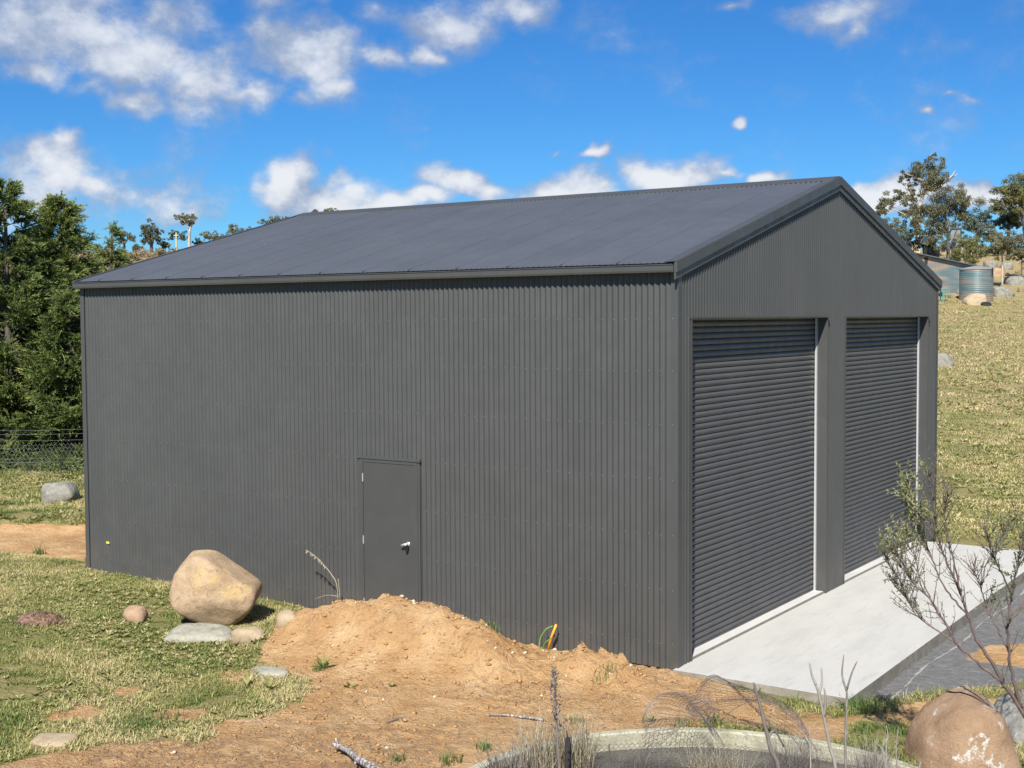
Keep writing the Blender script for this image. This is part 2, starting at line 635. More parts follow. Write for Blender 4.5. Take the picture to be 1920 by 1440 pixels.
M['boulder'] = rock_mat('tan_granite', (0.35, 0.245, 0.15), (0.475, 0.345, 0.215), (0.58, 0.435, 0.27), stain=(0.36, 0.245, 0.155), scale=1.3)
M['pale_rock'] = rock_mat('pale_lichened_granite', (0.20, 0.19, 0.145), (0.34, 0.325, 0.255), (0.44, 0.42, 0.34), (0.55, 0.54, 0.46), 0.06, scale=3)
M['cream_rock'] = rock_mat('cream_granite', (0.30, 0.225, 0.14), (0.40, 0.31, 0.20), (0.49, 0.395, 0.265), scale=3)
M['red_rock'] = rock_mat('reddish_stone', (0.29, 0.185, 0.115), (0.39, 0.26, 0.165), (0.46, 0.325, 0.215), scale=3)
M['brown_rock'] = rock_mat('brown_sandstone', (0.24, 0.155, 0.09), (0.35, 0.23, 0.14), (0.43, 0.30, 0.19), (0.56, 0.55, 0.50), 0.045, True, scale=1.3)
M['white_rock'] = rock_mat('white_lichened_rock', (0.13, 0.125, 0.105), (0.26, 0.255, 0.23), (0.40, 0.395, 0.36), (0.52, 0.515, 0.47), 0.10, scale=3)
M['grey_rock'] = rock_mat('grey_granite', (0.12, 0.115, 0.10), (0.235, 0.225, 0.19), (0.33, 0.315, 0.265), (0.42, 0.40, 0.34), 0.07, scale=2.5)


def leaf_mat(name, stops, rough=0.6, trans=0.25):
    t = MT(name, rough, 0, 0.3)
    c = t.ramp(t.attr('tint'), stops)
    t.color(c)
    # thin leaves let some light through
    tr = t.new('ShaderNodeBsdfTranslucent')
    t.link(c, tr.inputs['Color'])
    mx = t.new('ShaderNodeMixShader')
    mx.inputs[0].default_value = trans
    out = [n for n in t.nt.nodes if n.type == 'OUTPUT_MATERIAL'][0]
    t.link(t.b.outputs[0], mx.inputs[1])
    t.link(tr.outputs[0], mx.inputs[2])
    t.link(mx.outputs[0], out.inputs[0])
    return t.m


M['grass'] = leaf_mat('pasture_grass', [(0.0, (0.10, 0.15, 0.035)), (0.35, (0.205, 0.24, 0.065)), (0.65, (0.36, 0.34, 0.125)), (1.0, (0.53, 0.45, 0.23))])
M['tuft'] = leaf_mat('green_grass', [(0.0, (0.055, 0.11, 0.03)), (0.6, (0.13, 0.19, 0.055)), (1.0, (0.30, 0.29, 0.13))])
M['dry'] = leaf_mat('dry_straw', [(0.0, (0.20, 0.165, 0.11)), (0.5, (0.36, 0.31, 0.21)), (1.0, (0.52, 0.47, 0.36))])
M['greydry'] = leaf_mat('grey_dead_stalk', [(0.0, (0.11, 0.095, 0.085)), (0.5, (0.24, 0.215, 0.19)), (1.0, (0.40, 0.37, 0.33))])
M['weed'] = leaf_mat('pale_broadleaf_weed', [(0.0, (0.13, 0.155, 0.045)), (0.5, (0.25, 0.255, 0.085)), (0.85, (0.38, 0.35, 0.15)), (1.0, (0.50, 0.435, 0.24))])
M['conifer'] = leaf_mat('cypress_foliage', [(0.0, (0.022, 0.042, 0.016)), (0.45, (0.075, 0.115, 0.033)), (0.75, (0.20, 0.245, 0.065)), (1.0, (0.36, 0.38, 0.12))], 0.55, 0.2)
M['gum'] = leaf_mat('gum_foliage', [(0.0, (0.07, 0.075, 0.035)), (0.5, (0.16, 0.155, 0.08)), (1.0, (0.30, 0.275, 0.16))], 0.5, 0.2)
M['blue_gum'] = leaf_mat('blue_grey_foliage', [(0.0, (0.045, 0.07, 0.055)), (0.5, (0.13, 0.165, 0.125)), (1.0, (0.25, 0.28, 0.21))], 0.5, 0.2)
M['wattle'] = leaf_mat('olive_wattle_foliage', [(0.0, (0.08, 0.09, 0.03)), (0.5, (0.19, 0.19, 0.065)), (1.0, (0.33, 0.31, 0.12))], 0.5, 0.2)
M['teatree'] = leaf_mat('tea_tree_leaves', [(0.0, (0.10, 0.12, 0.06)), (0.5, (0.21, 0.23, 0.115)), (1.0, (0.40, 0.40, 0.16))], 0.5, 0.25)
M['debris_leaf'] = leaf_mat('rusty_debris_leaf', [(0, (0.12, 0.075, 0.045)), (.6, (0.25, 0.165, 0.11)), (1, (0.38, 0.28, 0.20))])
M['bark_pale'] = simple('pale_gum_bark', (0.42, 0.36, 0.29), 0.8, 0, 0.35, 2.5)
M['bark_dark'] = simple('dark_bark', (0.10, 0.08, 0.065), 0.9, 0, 0.35, 5)
M['bark_shrub'] = simple('reddish_grey_twig_bark', (0.135, 0.095, 0.085), 0.8, 0, 0.4, 8)


def deadwood():
    t = MT('bleached_deadwood', 0.85, 0, 0.2)
    P = t.obj()
    c = t.ramp(t.noise(P, 6, 6, 0.7, sq=(6, 6, 1)), [(0.35, (0.05, 0.045, 0.045)), (0.5, (0.20, 0.18, 0.17)), (0.62, (0.52, 0.50, 0.48))])
    t.color(c)
    t.bump(t.noise(P, 18, 4, 0.7), 0.6, 0.01)
    return t.m


M['deadwood'] = deadwood()


def mottled_tin():
    t = MT('reflection_mottled_tin', 0.42, 0.25, 0.5)
    P = t.pos()
    sp = t.new('ShaderNodeSeparateXYZ')
    t.link(P, sp.inputs[0])
    f = t.noise(P, 0.55, 3, 0.5, sq=(0.45, 0.45, 2.6), dist=0.5)
    c = t.ramp(f, [(0.34, (0.10, 0.165, 0.18)), (0.45, (0.17, 0.205, 0.20)), (0.53, (0.27, 0.225, 0.18)), (0.62, (0.34, 0.245, 0.175))])  # blue and rusty reflections of galvanised tin put into the colour bands
    t.color(c)
    return t.m


M['tin'] = mottled_tin()
M['tin_roof'] = simple('dull_grey_tin_roof', (0.10, 0.12, 0.13), 0.5, 0.2)
M['hut'] = simple('grey_hut_cladding', (0.22, 0.23, 0.24), 0.6)
M['hut_dark'] = simple('dark_hut_cladding', (0.03, 0.03, 0.032), 0.6)
M['cream'] = simple('cream_wall_paint', (0.55, 0.45, 0.28), 0.7)


def ground_mat():
    t = MT('paddock_ground', 0.95, 0, 0.12)
    P = t.pos()
    big = t.noise(P, 0.35, 5, 0.6)
    mid = t.noise(P, 1.7, 6, 0.65)
    fine = t.noise(P, 16, 5, 0.7)
    # soil
    soil = t.ramp(mid, [(0.25, (0.42, 0.23, 0.10)), (0.45, (0.55, 0.335, 0.155)), (0.6, (0.64, 0.42, 0.215)), (0.8, (0.70, 0.51, 0.30))])
    soil = t.mix(t.mr(fine, 0.52, 0.75, 0, 0.5), soil, (0.68, 0.50, 0.30))
    soil = t.mix(t.mr(fine, 0.45, 0.28, 0, 0.65), soil, (0.25, 0.135, 0.065))
    soil = t.mix(t.mr(t.noise(P, 0.75, 6, 0.7), 0.52, 0.66, 0, 0.5), soil, (0.36, 0.215, 0.11))
    soil = t.mix(t.math('MULTIPLY', t.attr('litter'), t.mr(t.noise(P, 7, 6, 0.72), 0.42, 0.6, 0, 0.75)), soil, (0.37, 0.235, 0.125))
    # pasture seen as a surface (thatch under the blades near by, the whole look far off)
    gfar = t.ramp(t.noise(P, 0.22, 7, 0.7), [(0.3, (0.17, 0.175, 0.055)), (0.48, (0.28, 0.25, 0.09)), (0.6, (0.37, 0.305, 0.125)), (0.75, (0.46, 0.355, 0.175))])
    gnear = t.ramp(t.noise(P, 1.6, 7, 0.75), [(0.3, (0.16, 0.18, 0.06)), (0.48, (0.26, 0.245, 0.10)), (0.58, (0.38, 0.31, 0.155)), (0.7, (0.45, 0.32, 0.17))])
    grass = t.mix(t.mr(t.noise(P, 3.5, 5, 0.75), 0.35, 0.65), gfar, gnear)
    grass = t.mix(t.math('MULTIPLY', t.attr('dry'), t.mr(big, 0.3, 0.65)), grass, (0.36, 0.265, 0.145))
    scrub = t.ramp(t.noise(P, 0.35, 8, 0.75), [(0.32, (0.06, 0.06, 0.028)), (0.45, (0.16, 0.125, 0.065)), (0.56, (0.25, 0.19, 0.105)), (0.7, (0.33, 0.28, 0.15))])
    grass = t.mix(t.attr('scrub'), grass, scrub)
    edge = t.math('ADD', t.attr('soil'), t.math('MULTIPLY', t.math('SUBTRACT', t.noise(P, 3.2, 6, 0.75), 0.5), 0.9))
    c = t.mix(t.mr(edge, 0.38, 0.58), grass, soil)
    grav = t.ramp(t.noise(P, 9, 6, 0.75), [(0.3, (0.18, 0.178, 0.172)), (0.55, (0.245, 0.24, 0.23)), (0.75, (0.32, 0.31, 0.295))])
    ge = t.math('ADD', t.attr('gravel'), t.math('MULTIPLY', t.math('SUBTRACT', t.noise(P, 1.8, 6, 0.75), 0.5), 0.7))
    c = t.mix(t.mr(ge, 0.42, 0.56), c, grav)
    t.color(c)
    t.bump(t.math('ADD', t.noise(P, 24, 6, 0.78), t.math('MULTIPLY', t.noise(P, 6, 5, 0.65), 1.5)), 1.0, 0.05)
    return t.m


M['ground'] = ground_mat()

# ------------------------------------------------------------------ dimensions of the shed
LEN, WID = 10.35, 10.19
EAVE, RIDGE, MID = 4.555, 5.94, 5.09
OH = 0.12
SLOPE = (RIDGE - EAVE) / (MID + OH)
HEAD = 3.95
D1, D2 = (0.33, 4.68), (5.45, 9.60)
AX, AY0, AY1 = 2.05, -0.11, 9.75            # concrete apron
TANK = np.array([2.344, -4.026])
TR = 2.354

# ------------------------------------------------------------------ terrain


def poly_px(pts, z=0.0):
    return np.array([at_z(u, v, z)[:2] for u, v in pts])


def sdf_poly(x, y, poly):
    """Signed distance, positive inside."""
    d = np.full(x.shape, 1e9)
    inside = np.zeros(x.shape, bool)
    n = len(poly)
    for i in range(n):
        ax, ay = poly[i]
        bx, by = poly[(i + 1) % n]
        ex, ey = bx - ax, by - ay
        wx, wy = x - ax, y - ay
        t = np.clip((wx * ex + wy * ey) / (ex * ex + ey * ey), 0, 1)
        d = np.minimum(d, np.hypot(wx - t * ex, wy - t * ey))
        c = ((ay > y) != (by > y)) & (x < (bx - ax) * (y - ay) / (by - ay + 1e-12) + ax)
        inside ^= c
    return np.where(inside, d, -d)


SOIL_FRONT = poly_px([(470, 1240), (560, 1180), (640, 1130), (1100, 1140), (1265, 1246), (1400, 1285), (1580, 1345),
                      (1560, 1375), (1330, 1364), (1100, 1376), (960, 1405), (850, 1445), (700, 1520), (-100, 1520),
                      (-60, 1425), (130, 1400), (330, 1372), (420, 1345), (560, 1335), (620, 1290), (560, 1262)])
SOIL_BACK = poly_px([(-300, 985), (60, 972), (170, 976), (300, 1000), (170, 1052), (110, 1046), (30, 1036), (-300, 1030)])
SOIL_RIGHT = poly_px([(1600, 1330), (1700, 1300), (1800, 1292), (2100, 1262), (2300, 1300), (2100, 1345), (1900, 1352), (1720, 1345)])
SOIL_RIGHT2 = poly_px([(1800, 1215), (1835, 1192), (1930, 1180), (2200, 1180), (2200, 1240), (1930, 1236)])
BARE = [poly_px(q) for q in ([(190, 1345), (330, 1325), (400, 1338), (300, 1352)], [(50, 1335), (150, 1318), (190, 1330), (90, 1350)], [(380, 1258), (440, 1245), (470, 1262), (410, 1272)], [(225, 1290), (265, 1282), (275, 1296), (240, 1302)])]
SOIL_LEFT = poly_px([(40, 1395), (90, 1365), (170, 1370), (160, 1405), (70, 1415)])
GRAVEL = poly_px([(1575, 1322), (1700, 1225), (1850, 1120), (1925, 1060), (2400, 1010), (2500, 1240), (2000, 1266), (1800, 1290), (1690, 1308)], -0.12)
FRONT_GRASS = poly_px([(1590, 1345), (1700, 1330), (1740, 1400), (1700, 1460), (1560, 1410)])


def masks(x, y):
    s = np.full(x.shape, -9.0)
    for pl in (SOIL_FRONT, SOIL_BACK, SOIL_RIGHT, SOIL_RIGHT2, SOIL_LEFT, *BARE):
        s = np.maximum(s, sdf_poly(x, y, pl))
    wob = (fbm(x * 1.3, y * 1.3, 5, 3, .62) - 0.5) * 1.35 * (1 - 0.8 * smooth(-7.0, -8.5, x))
    soil = smooth(-0.28, 0.28, s + wob)
    soil = soil * smooth(0.15, -0.05, sdf_poly(x, y, FRONT_GRASS))
    # bare ground along the shed's sides and between apron and tank
    g = smooth(-0.12, 0.12, sdf_poly(x, y, GRAVEL)) * (1 - .9 * smooth(-.15, .25, sdf_poly(x, y, SOIL_RIGHT2) + wob * .3))
    return soil, g


GAUSS = [(-3.55, -1.0, 0.56, 0.85, 0.60), (-2.55, -1.0, 0.34, 0.65, 0.55), (-4.5, -1.35, 0.22, 0.55, 0.45), (-1.85, -0.95, 0.24, 0.45, 0.45),
         (-0.90, -0.58, 0.25, 0.27, 0.32), (-0.45, -0.62, 0.14, 0.38, 0.33), (-1.7, -1.3, 0.16, 0.4, 0.3)]


def height(x, y, detail=True):
    x = np.asarray(x, float)
    y = np.asarray(y, float)
    t = (x - CAM[0]) * NF[0] + (y - CAM[1]) * NF[1]
    s = (x - CAM[0]) * NR[0] + (y - CAM[1]) * NR[1]
    z = -0.05 + 0.10 * smooth(-1.5, -9.0, x) * smooth(6, -1, y)
    z = z - 0.09 * smooth(0.2, 1.6, x) * smooth(-2.2, 0.2, y) * smooth(30, 12, y)
    # gentle fall of the yard and the rise to the paddock and the crest
    far = np.interp(t, [-1e3, 30, 45, 70, 110, 150, 205, 260, 420, 5000], [0, 0, 0.45, 2.05, 5.35, 11.1, 14.9, 13.9, 4.0, -40])
    far = far + (fbm(x * 0.02, y * 0.02, 3, 9) - 0.5) * 1.8 * smooth(60, 160, t)
    far = far + (fbm(x * 0.11, y * 0.11, 3, 19) - 0.5) * 0.5 * smooth(35, 90, t)
    z = z + far
    # the bank that the photographer stands on
    z = z + 2.35 * smooth(8.0, 0.5, t)
    # cut behind the shed at the left
    cut = sdf_poly(x, y, SOIL_BACK)
    z = z - 0.22 * smooth(-0.4, 0.5, cut)
    for (cx, cy, h, sx, sy) in GAUSS:
        z = z + h * np.exp(-((x - cx) / sx) ** 2 / 2 * 1.6 - ((y - cy) / sy) ** 2 / 2 * 1.6)
    if detail:
        soil, g = masks(x, y)
        near = smooth(45, 25, t)
        mound = np.zeros_like(z)
        for (cx, cy, h, sx, sy) in GAUSS:
            mound = mound + np.exp(-((x - cx) / sx) ** 2 - ((y - cy) / sy) ** 2)
        mound = np.clip(mound, 0, 1)
        rough = (0.052 + 0.11 * mound) * soil * near * (1 - 0.8 * g)
        z = z + (np.abs(fbm(x * 1.5 + 3, y * 1.5, 3, 141) - .5) * 2 - .3) * .13 * mound * soil * near
        n = np.abs(fbm(x * 2.6, y * 2.6, 5, 41, 0.6) - 0.5) * 2
        z = z + rough * (n - 0.35)
        clod = np.maximum(0, fbm(x * 7, y * 7, 4, 77, 0.7) - 0.52) * 4
        z = z + rough * 0.8 * clod * smooth(.35, .6, fbm(x * 1.4, y * 1.4, 3, 91))
        z = z + (fbm(x * 0.9, y * 0.9, 4, 5) - 0.5) * 0.10 * near * (1 - 0.5 * soil) * (1 - g)
    # keep the ground below slab and apron and inside the tank
    inshed = (x > -LEN - 0.02) & (x < 0.0) & (y > 0.0) & (y < WID + 0.02)
    inap = (x >= 0.0) & (x < AX - 0.02) & (y > AY0 + 0.02) & (y < AY1)
    z = np.where(inshed | inap, np.minimum(z, -0.25), z)
    rr = np.hypot(x - TANK[0], y - TANK[1])
    z = np.where(rr < 4.0, z * smooth(2.3, 4.0, rr) + (-0.01 + (z - 0.0) * 0.25) * (1 - smooth(2.3, 4.0, rr)), z)
    z = np.where(rr < TR - 0.03, -0.9, z)
    return z


def hz(x, y, detail=True):
    return float(height(np.array([x]), np.array([y]), detail)[0])


def build_ground():
    def axis(dense0, dense1, step, lo, hi, g=1.09, mx=60):
        a = list(np.arange(dense0, dense1, step))
        st = step
        while a[-1] < hi:
            st = min(st * g, mx)
            a.append(a[-1] + st)
        b = []
        st = step
        c = dense0
        while c > lo:
            st = min(st * g, mx)
            c -= st
            b.append(c)
        return np.array(b[::-1] + a)
    T = axis(9.8, 24.0, 0.038, -300, 2500, 1.05)
    S = axis(-7.6, 7.6, 0.038, -1500, 1500, 1.08)
    tt, ss = np.meshgrid(T, S, indexing='ij')
    x = CAM[0] + tt * NF[0] + ss * NR[0]
    y = CAM[1] + tt * NF[1] + ss * NR[1]
    x = x.ravel()
    y = y.ravel()
    z = height(x, y)
    soil, g = masks(x, y)
    t = tt.ravel()
    s = ss.ravel()
    dry = smooth(20, 60, t) * smooth(-10, 10, s)
    scrub = smooth(50, 90, t) * smooth(12, -12, s)
    lit = smooth(0.0, 0.6, sdf_poly(x, y, poly_px([(-60, 1330), (420, 1345), (620, 1300), (980, 1330), (1000, 1400), (850, 1445), (700, 1520), (-100, 1520)])))
    n, m = tt.shape
    i, j = np.meshgrid(np.arange(n - 1), np.arange(m - 1), indexing='ij')
    i = i.ravel()
    j = j.ravel()
    Q = np.stack([i * m + j, i * m + j + 1, (i + 1) * m + j + 1, (i + 1) * m + j], 1)[:, ::-1]
    me = raw_mesh('ground', np.stack([x, y, z], 1), Q, M['ground'], True, {'soil': soil, 'gravel': g, 'dry': dry, 'scrub': scrub, 'litter': lit})
    link('ground', me, kind='structure')


build_ground()

# concrete apron and slab
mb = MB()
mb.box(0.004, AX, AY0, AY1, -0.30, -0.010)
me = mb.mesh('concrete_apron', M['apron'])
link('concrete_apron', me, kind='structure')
# strip footing line cast along the apron's front edge, as spilled slurry on the road base
mb = MB()
yy = 0.1
while yy < 9.4:
    ln = random.uniform(.5, 1.6)
    n = max(5, int(ln / .07))
    ys = np.linspace(yy, yy + ln, n)
    xc = AX + 0.19 + 0.03 * np.sin(ys * 2.3) + RNG.normal(0, .006, n)
    wd = np.abs(fbm(ys * 2.7, ys * 0 + 3.3, 4, 88) - .32) * .16 * np.sin(np.linspace(0.02, 3.12, n)) + .004
    zz = np.maximum(height(xc, ys), height(xc + wd, ys)) + .003
    top = np.stack([np.stack([xc - wd * .5, ys, zz - .012], 1), np.stack([xc - wd * .2, ys, zz], 1), np.stack([xc + wd * .5, ys, zz], 1), np.stack([xc + wd * .8, ys, zz - .012], 1)], 1)
    mb.add(top.reshape(-1, 3), [(4 * i + c, 4 * i + c + 1, 4 * i + c + 5, 4 * i + c + 4) for i in range(n - 1) for c in range(3)])
    yy += ln + random.uniform(.02, .25)
link('concrete_spill', mb.mesh('concrete_spill', M['spill']), kind='stuff', label='flecks of spilled pale concrete along the apron front edge')

# ------------------------------------------------------------------ the shed
shed = thing('metal_shed', 'large dark grey corrugated steel shed with two roller doors', 'shed', (0, 0, 0))
PITCH, DEPTH = 0.0762, 0.024


def rib_profile(a0, a1):
    """Break points (along, out) of the trapezoid ribs between a0 and a1."""
    pts = []
    shape = [(f, .5 - .5 * math.cos(2 * math.pi * f)) for f in (0, .14, .27, .39, .5, .61, .73, .86)]
    k = math.floor(a0 / PITCH) - 1
    while k * PITCH < a1 + PITCH:
        for f, o in shape:
            pts.append(((k + f) * PITCH, o * DEPTH))
        k += 1
    A = np.array([p[0] for p in pts])
    O = np.array([p[1] for p in pts])
    inner = (A > a0 + 1e-4) & (A < a1 - 1e-4)
    a = np.concatenate([[a0], A[inner], [a1]])
    return a, np.interp(a, A, O)


def wall_sheet(name, a0, a1, place, bottom, top, mat, parent):
    """A ribbed sheet from a0 to a1; place(along, out, z) -> point; bottom/top functions of along."""
    a, o = rib_profile(a0, a1)
    V = []
    Q = []
    n = len(a)
    for i in range(n):
        V.append(place(a[i], o[i], bottom(a[i])))
        V.append(place(a[i], o[i], top(a[i])))
    for i in range(n - 1):
        Q.append((2 * i, 2 * i + 2, 2 * i + 3, 2 * i + 1))
    return link(name, raw_mesh(name, np.array(V), np.array(Q), mat, True), parent)


COVER = 0.762
DX0, DX1, DTOP = -4.66, -3.69, 2.125


def cuts(a, b, extra=()):
    c = [a] + [a + COVER * k for k in range(1, 40) if a + COVER * k < b - 1e-3] + [b]
    c = sorted(set(round(v, 4) for v in c + list(extra) if a <= v <= b))
    return [(p, q) for p, q in zip(c[:-1], c[1:]) if q - p > 0.01]


# long wall facing the camera's left; along = -x
for (p, q) in cuts(0.0, LEN, (-DX1, -DX0)):
    mid = -(p + q) / 2
    zb = DTOP if DX0 < mid < DX1 else -0.035
    wall_sheet('wall_sheet', p, q, lambda a, o, z: (-a, -0.004 - o, z), lambda a, zb=zb: zb, lambda a: 4.56, M['wall'], shed)
# gable wall; along = y


def roof_z(y):
    return EAVE + (min(y, 2 * MID - y) + OH) * SLOPE


gable_cuts = cuts(0.0, WID, (D1[0], D1[1], D2[0], D2[1], MID))
for (p, q) in gable_cuts:
    mid = (p + q) / 2
    zb = HEAD if (D1[0] < mid < D1[1] or D2[0] < mid < D2[1]) else -0.008
    wall_sheet('wall_sheet', p, q, lambda a, o, z: (0.004 + o, a, z), lambda a, zb=zb: zb, lambda a: roof_z(a) - 0.03, M['wall'], shed)
# rear gable and far long wall (plain sheets, out of sight of the picture)
for (p, q) in cuts(0.0, WID, (MID,)):
    wall_sheet('wall_sheet', p, q, lambda a, o, z: (-LEN - 0.004 - o, a, z), lambda a: -0.035, lambda a: roof_z(a) - 0.03, M['wall'], shed)
for (p, q) in cuts(0.0, LEN):
    wall_sheet('wall_sheet', p, q, lambda a, o, z: (-a, WID + 0.004 + o, z), lambda a: -0.035, lambda a: 4.56, M['wall'], shed)

# roof sheets, ribs running down the slope
nrm_up = np.array([0, -SLOPE, 1.0]) / math.hypot(SLOPE, 1)
RX0, RX1 = -LEN - 0.035, 0.025


def roof_sheet(x0, x1, side):
    a, o = rib_profile(-x1, -x0)
    V = []
    Q = []
    n = len(a)
    for i in range(n):
        for yy, amp in ((-OH + 0.055, .12), (-OH + 0.13, .8), (MID - 0.004, .8)):
            z = EAVE + (yy + OH) * SLOPE
            P = np.array([-a[i], yy, z]) + nrm_up * (o[i] * amp + 0.004)
            if side < 0:
                P[1] = 2 * MID - P[1]
            V.append(P)
    for i in range(n - 1):
        for c in (0, 1):
            f = (3 * i + c, 3 * i + c + 1, 3 * i + c + 4, 3 * i + c + 3)
            Q.append(f if side < 0 else f[::-1])
    link('roof_sheet', raw_mesh('roof_sheet', np.array(V), np.array(Q), M['roof'], True), shed)


xs = [RX1]
while xs[-1] - COVER > RX0 + 0.1:
    xs.append(xs[-1] - COVER)
xs.append(RX0)
for side in (1, -1):
    for b, a in zip(xs[:-1], xs[1:]):
        # neighbouring sheets lap by a rib, the upper lap a hair higher
        roof_sheet(a + 0.002, b, side)
# laps between sheets: a slim raised rib edge
for side in (1, -1):
    for xk in xs[1:-1]:
        mb = MB()
        V = []
        for yy in (-OH + 0.055, MID - 0.01):
            for dx, up in ((-0.010, 0.004), (-0.010, 0.0246), (0.012, 0.0246), (0.012, 0.004)):
                P = np.array([xk + dx, yy, EAVE + (yy + OH) * SLOPE]) + nrm_up * up
                if side < 0:
                    P[1] = 2 * MID - P[1]
                V.append(P)
        mb.add(V, [(0, 1, 5, 4), (1, 2, 6, 5), (2, 3, 7, 6), (0, 3, 2, 1), (4, 5, 6, 7)])
        part('sheet_lap', mb, M['roof'], shed)

# ridge cap
mb = MB()
zr = RIDGE + 0.03
for sgn in (1, -1):
    V = []
    for x in (RX0 - 0.02, RX1 + 0.01):
        for (dy, dz) in ((0.0, 0.012), (-0.22, -0.22 * SLOPE + 0.012), (-0.222, -0.22 * SLOPE - 0.012)):
            V.append((x, MID + sgn * dy, zr + dz))
    mb.add(V, [(0, 1, 4, 3), (1, 2, 5, 4)])
part('ridge_cap', mb, M['trim'], shed)

# gutters: quad profile with a hollow top
def gutter(name, y0, sgn):
    mb = MB()
    prof = [(0.0, 4.468), (-0.115, 4.468), (-0.122, 4.49), (-0.122, 4.545), (-0.130, 4.549), (-0.130, 4.559),
            (-0.112, 4.559), (-0.112, 4.482), (-0.01, 4.482), (-0.01, 4.535), (0.0, 4.535)]
    V = []
    n = len(prof)
    for x in (RX0 - 0.02, RX1 - 0.006):
        for (p, q) in prof:
            V.append((x, y0 + sgn * p, q))
    mb.add(V, [(i, (i + 1) % n, n + (i + 1) % n, n + i) for i in range(n)])
    # stop ends
    for x in (RX0 - 0.022, RX1 - 0.004):
        ys = sorted((y0 + sgn * 0.0, y0 - sgn * 0.126))
        mb.box(x - 0.003, x + 0.003, ys[0], ys[1], 4.466, 4.546)
    return part(name, mb, M['trim'], shed)


gutter('gutter', -0.022, 1)
gutter('gutter', WID + 0.022, -1)

# barge boards on both gables: a capping with a fascia under it, each rake separate
def barge(xa, xb, side, z_top, z_bot, name):
    mb = MB()
    y0, y1 = -OH - 0.012, MID - 0.001
    V = []
    for x in (xa, xb):
        for (yy, dz) in ((y0, z_bot), (y1, z_bot), (y1, z_top), (y0, z_top)):
            z = EAVE + (yy + OH) * SLOPE + dz
            V.append((x, yy if side > 0 else 2 * MID - yy, z))
    mb.add(V, [(0, 1, 2, 3), (7, 6, 5, 4), (0, 4, 5, 1), (2, 6, 7, 3), (0, 3, 7, 4), (1, 5, 6, 2)])
    part(name, mb, M['trim'], shed)


for side in (1, -1):
    barge(0.0285, 0.066, side, 0.034, -0.085, 'barge_capping')
    barge(0.0282, 0.048, side, -0.087, -0.165, 'barge_board')
    barge(-LEN - 0.07, -LEN - 0.026, side, 0.034, -0.085, 'barge_capping')
# top flashing lapping onto the roof
for side in (1, -1):
    mb = MB()
    V = []
    for yy in (-OH - 0.008, MID - 0.003):
        for x in (-0.10, 0.055):
            for up in (0.024, 0.030):
                P = np.array([x, yy, EAVE + (yy + OH) * SLOPE]) + nrm_up * (up + (0.006 if x > 0 else 0))
                if side < 0:
                    P[1] = 2 * MID - P[1]
                V.append(P)
    mb.add(V, [(1, 3, 7, 5), (0, 4, 6, 2), (0, 1, 5, 4), (2, 6, 7, 3)])
    part('barge_flashing', mb, M['trim'], shed)

# corner trims
def corner(x, y, sx, sy, z1=4.47):
    mb = MB()
    w, o, th = 0.062, 0.0285, 0.004
    xs_ = sorted((x - sx * w, x + sx * o))
    ys_ = sorted((y + sy * o, y + sy * (o - th)))
    mb.box(xs_[0], xs_[1], ys_[0], ys_[1], -0.05, z1)
    xs_ = sorted((x + sx * (o - th), x + sx * o))
    ys_ = sorted((y - sy * w, y + sy * (o - th)))
    mb.box(xs_[0], xs_[1], ys_[0], ys_[1], -0.05, z1)
    part('corner_trim', mb, M['trim'], shed)


corner(0, 0, 1, -1)
corner(-LEN, 0, -1, -1)
corner(0, WID, 1, 1)
# base angle under the long wall
mb = MB()
mb.box(-LEN, -0.065, -0.012, -0.002, -0.06, -0.036)
part('base_angle', mb, M['black'], shed)
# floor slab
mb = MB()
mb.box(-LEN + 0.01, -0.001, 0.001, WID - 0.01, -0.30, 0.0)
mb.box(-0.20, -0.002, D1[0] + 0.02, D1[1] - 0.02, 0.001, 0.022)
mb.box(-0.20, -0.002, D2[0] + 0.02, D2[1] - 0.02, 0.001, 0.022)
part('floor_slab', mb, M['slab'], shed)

# roller doors


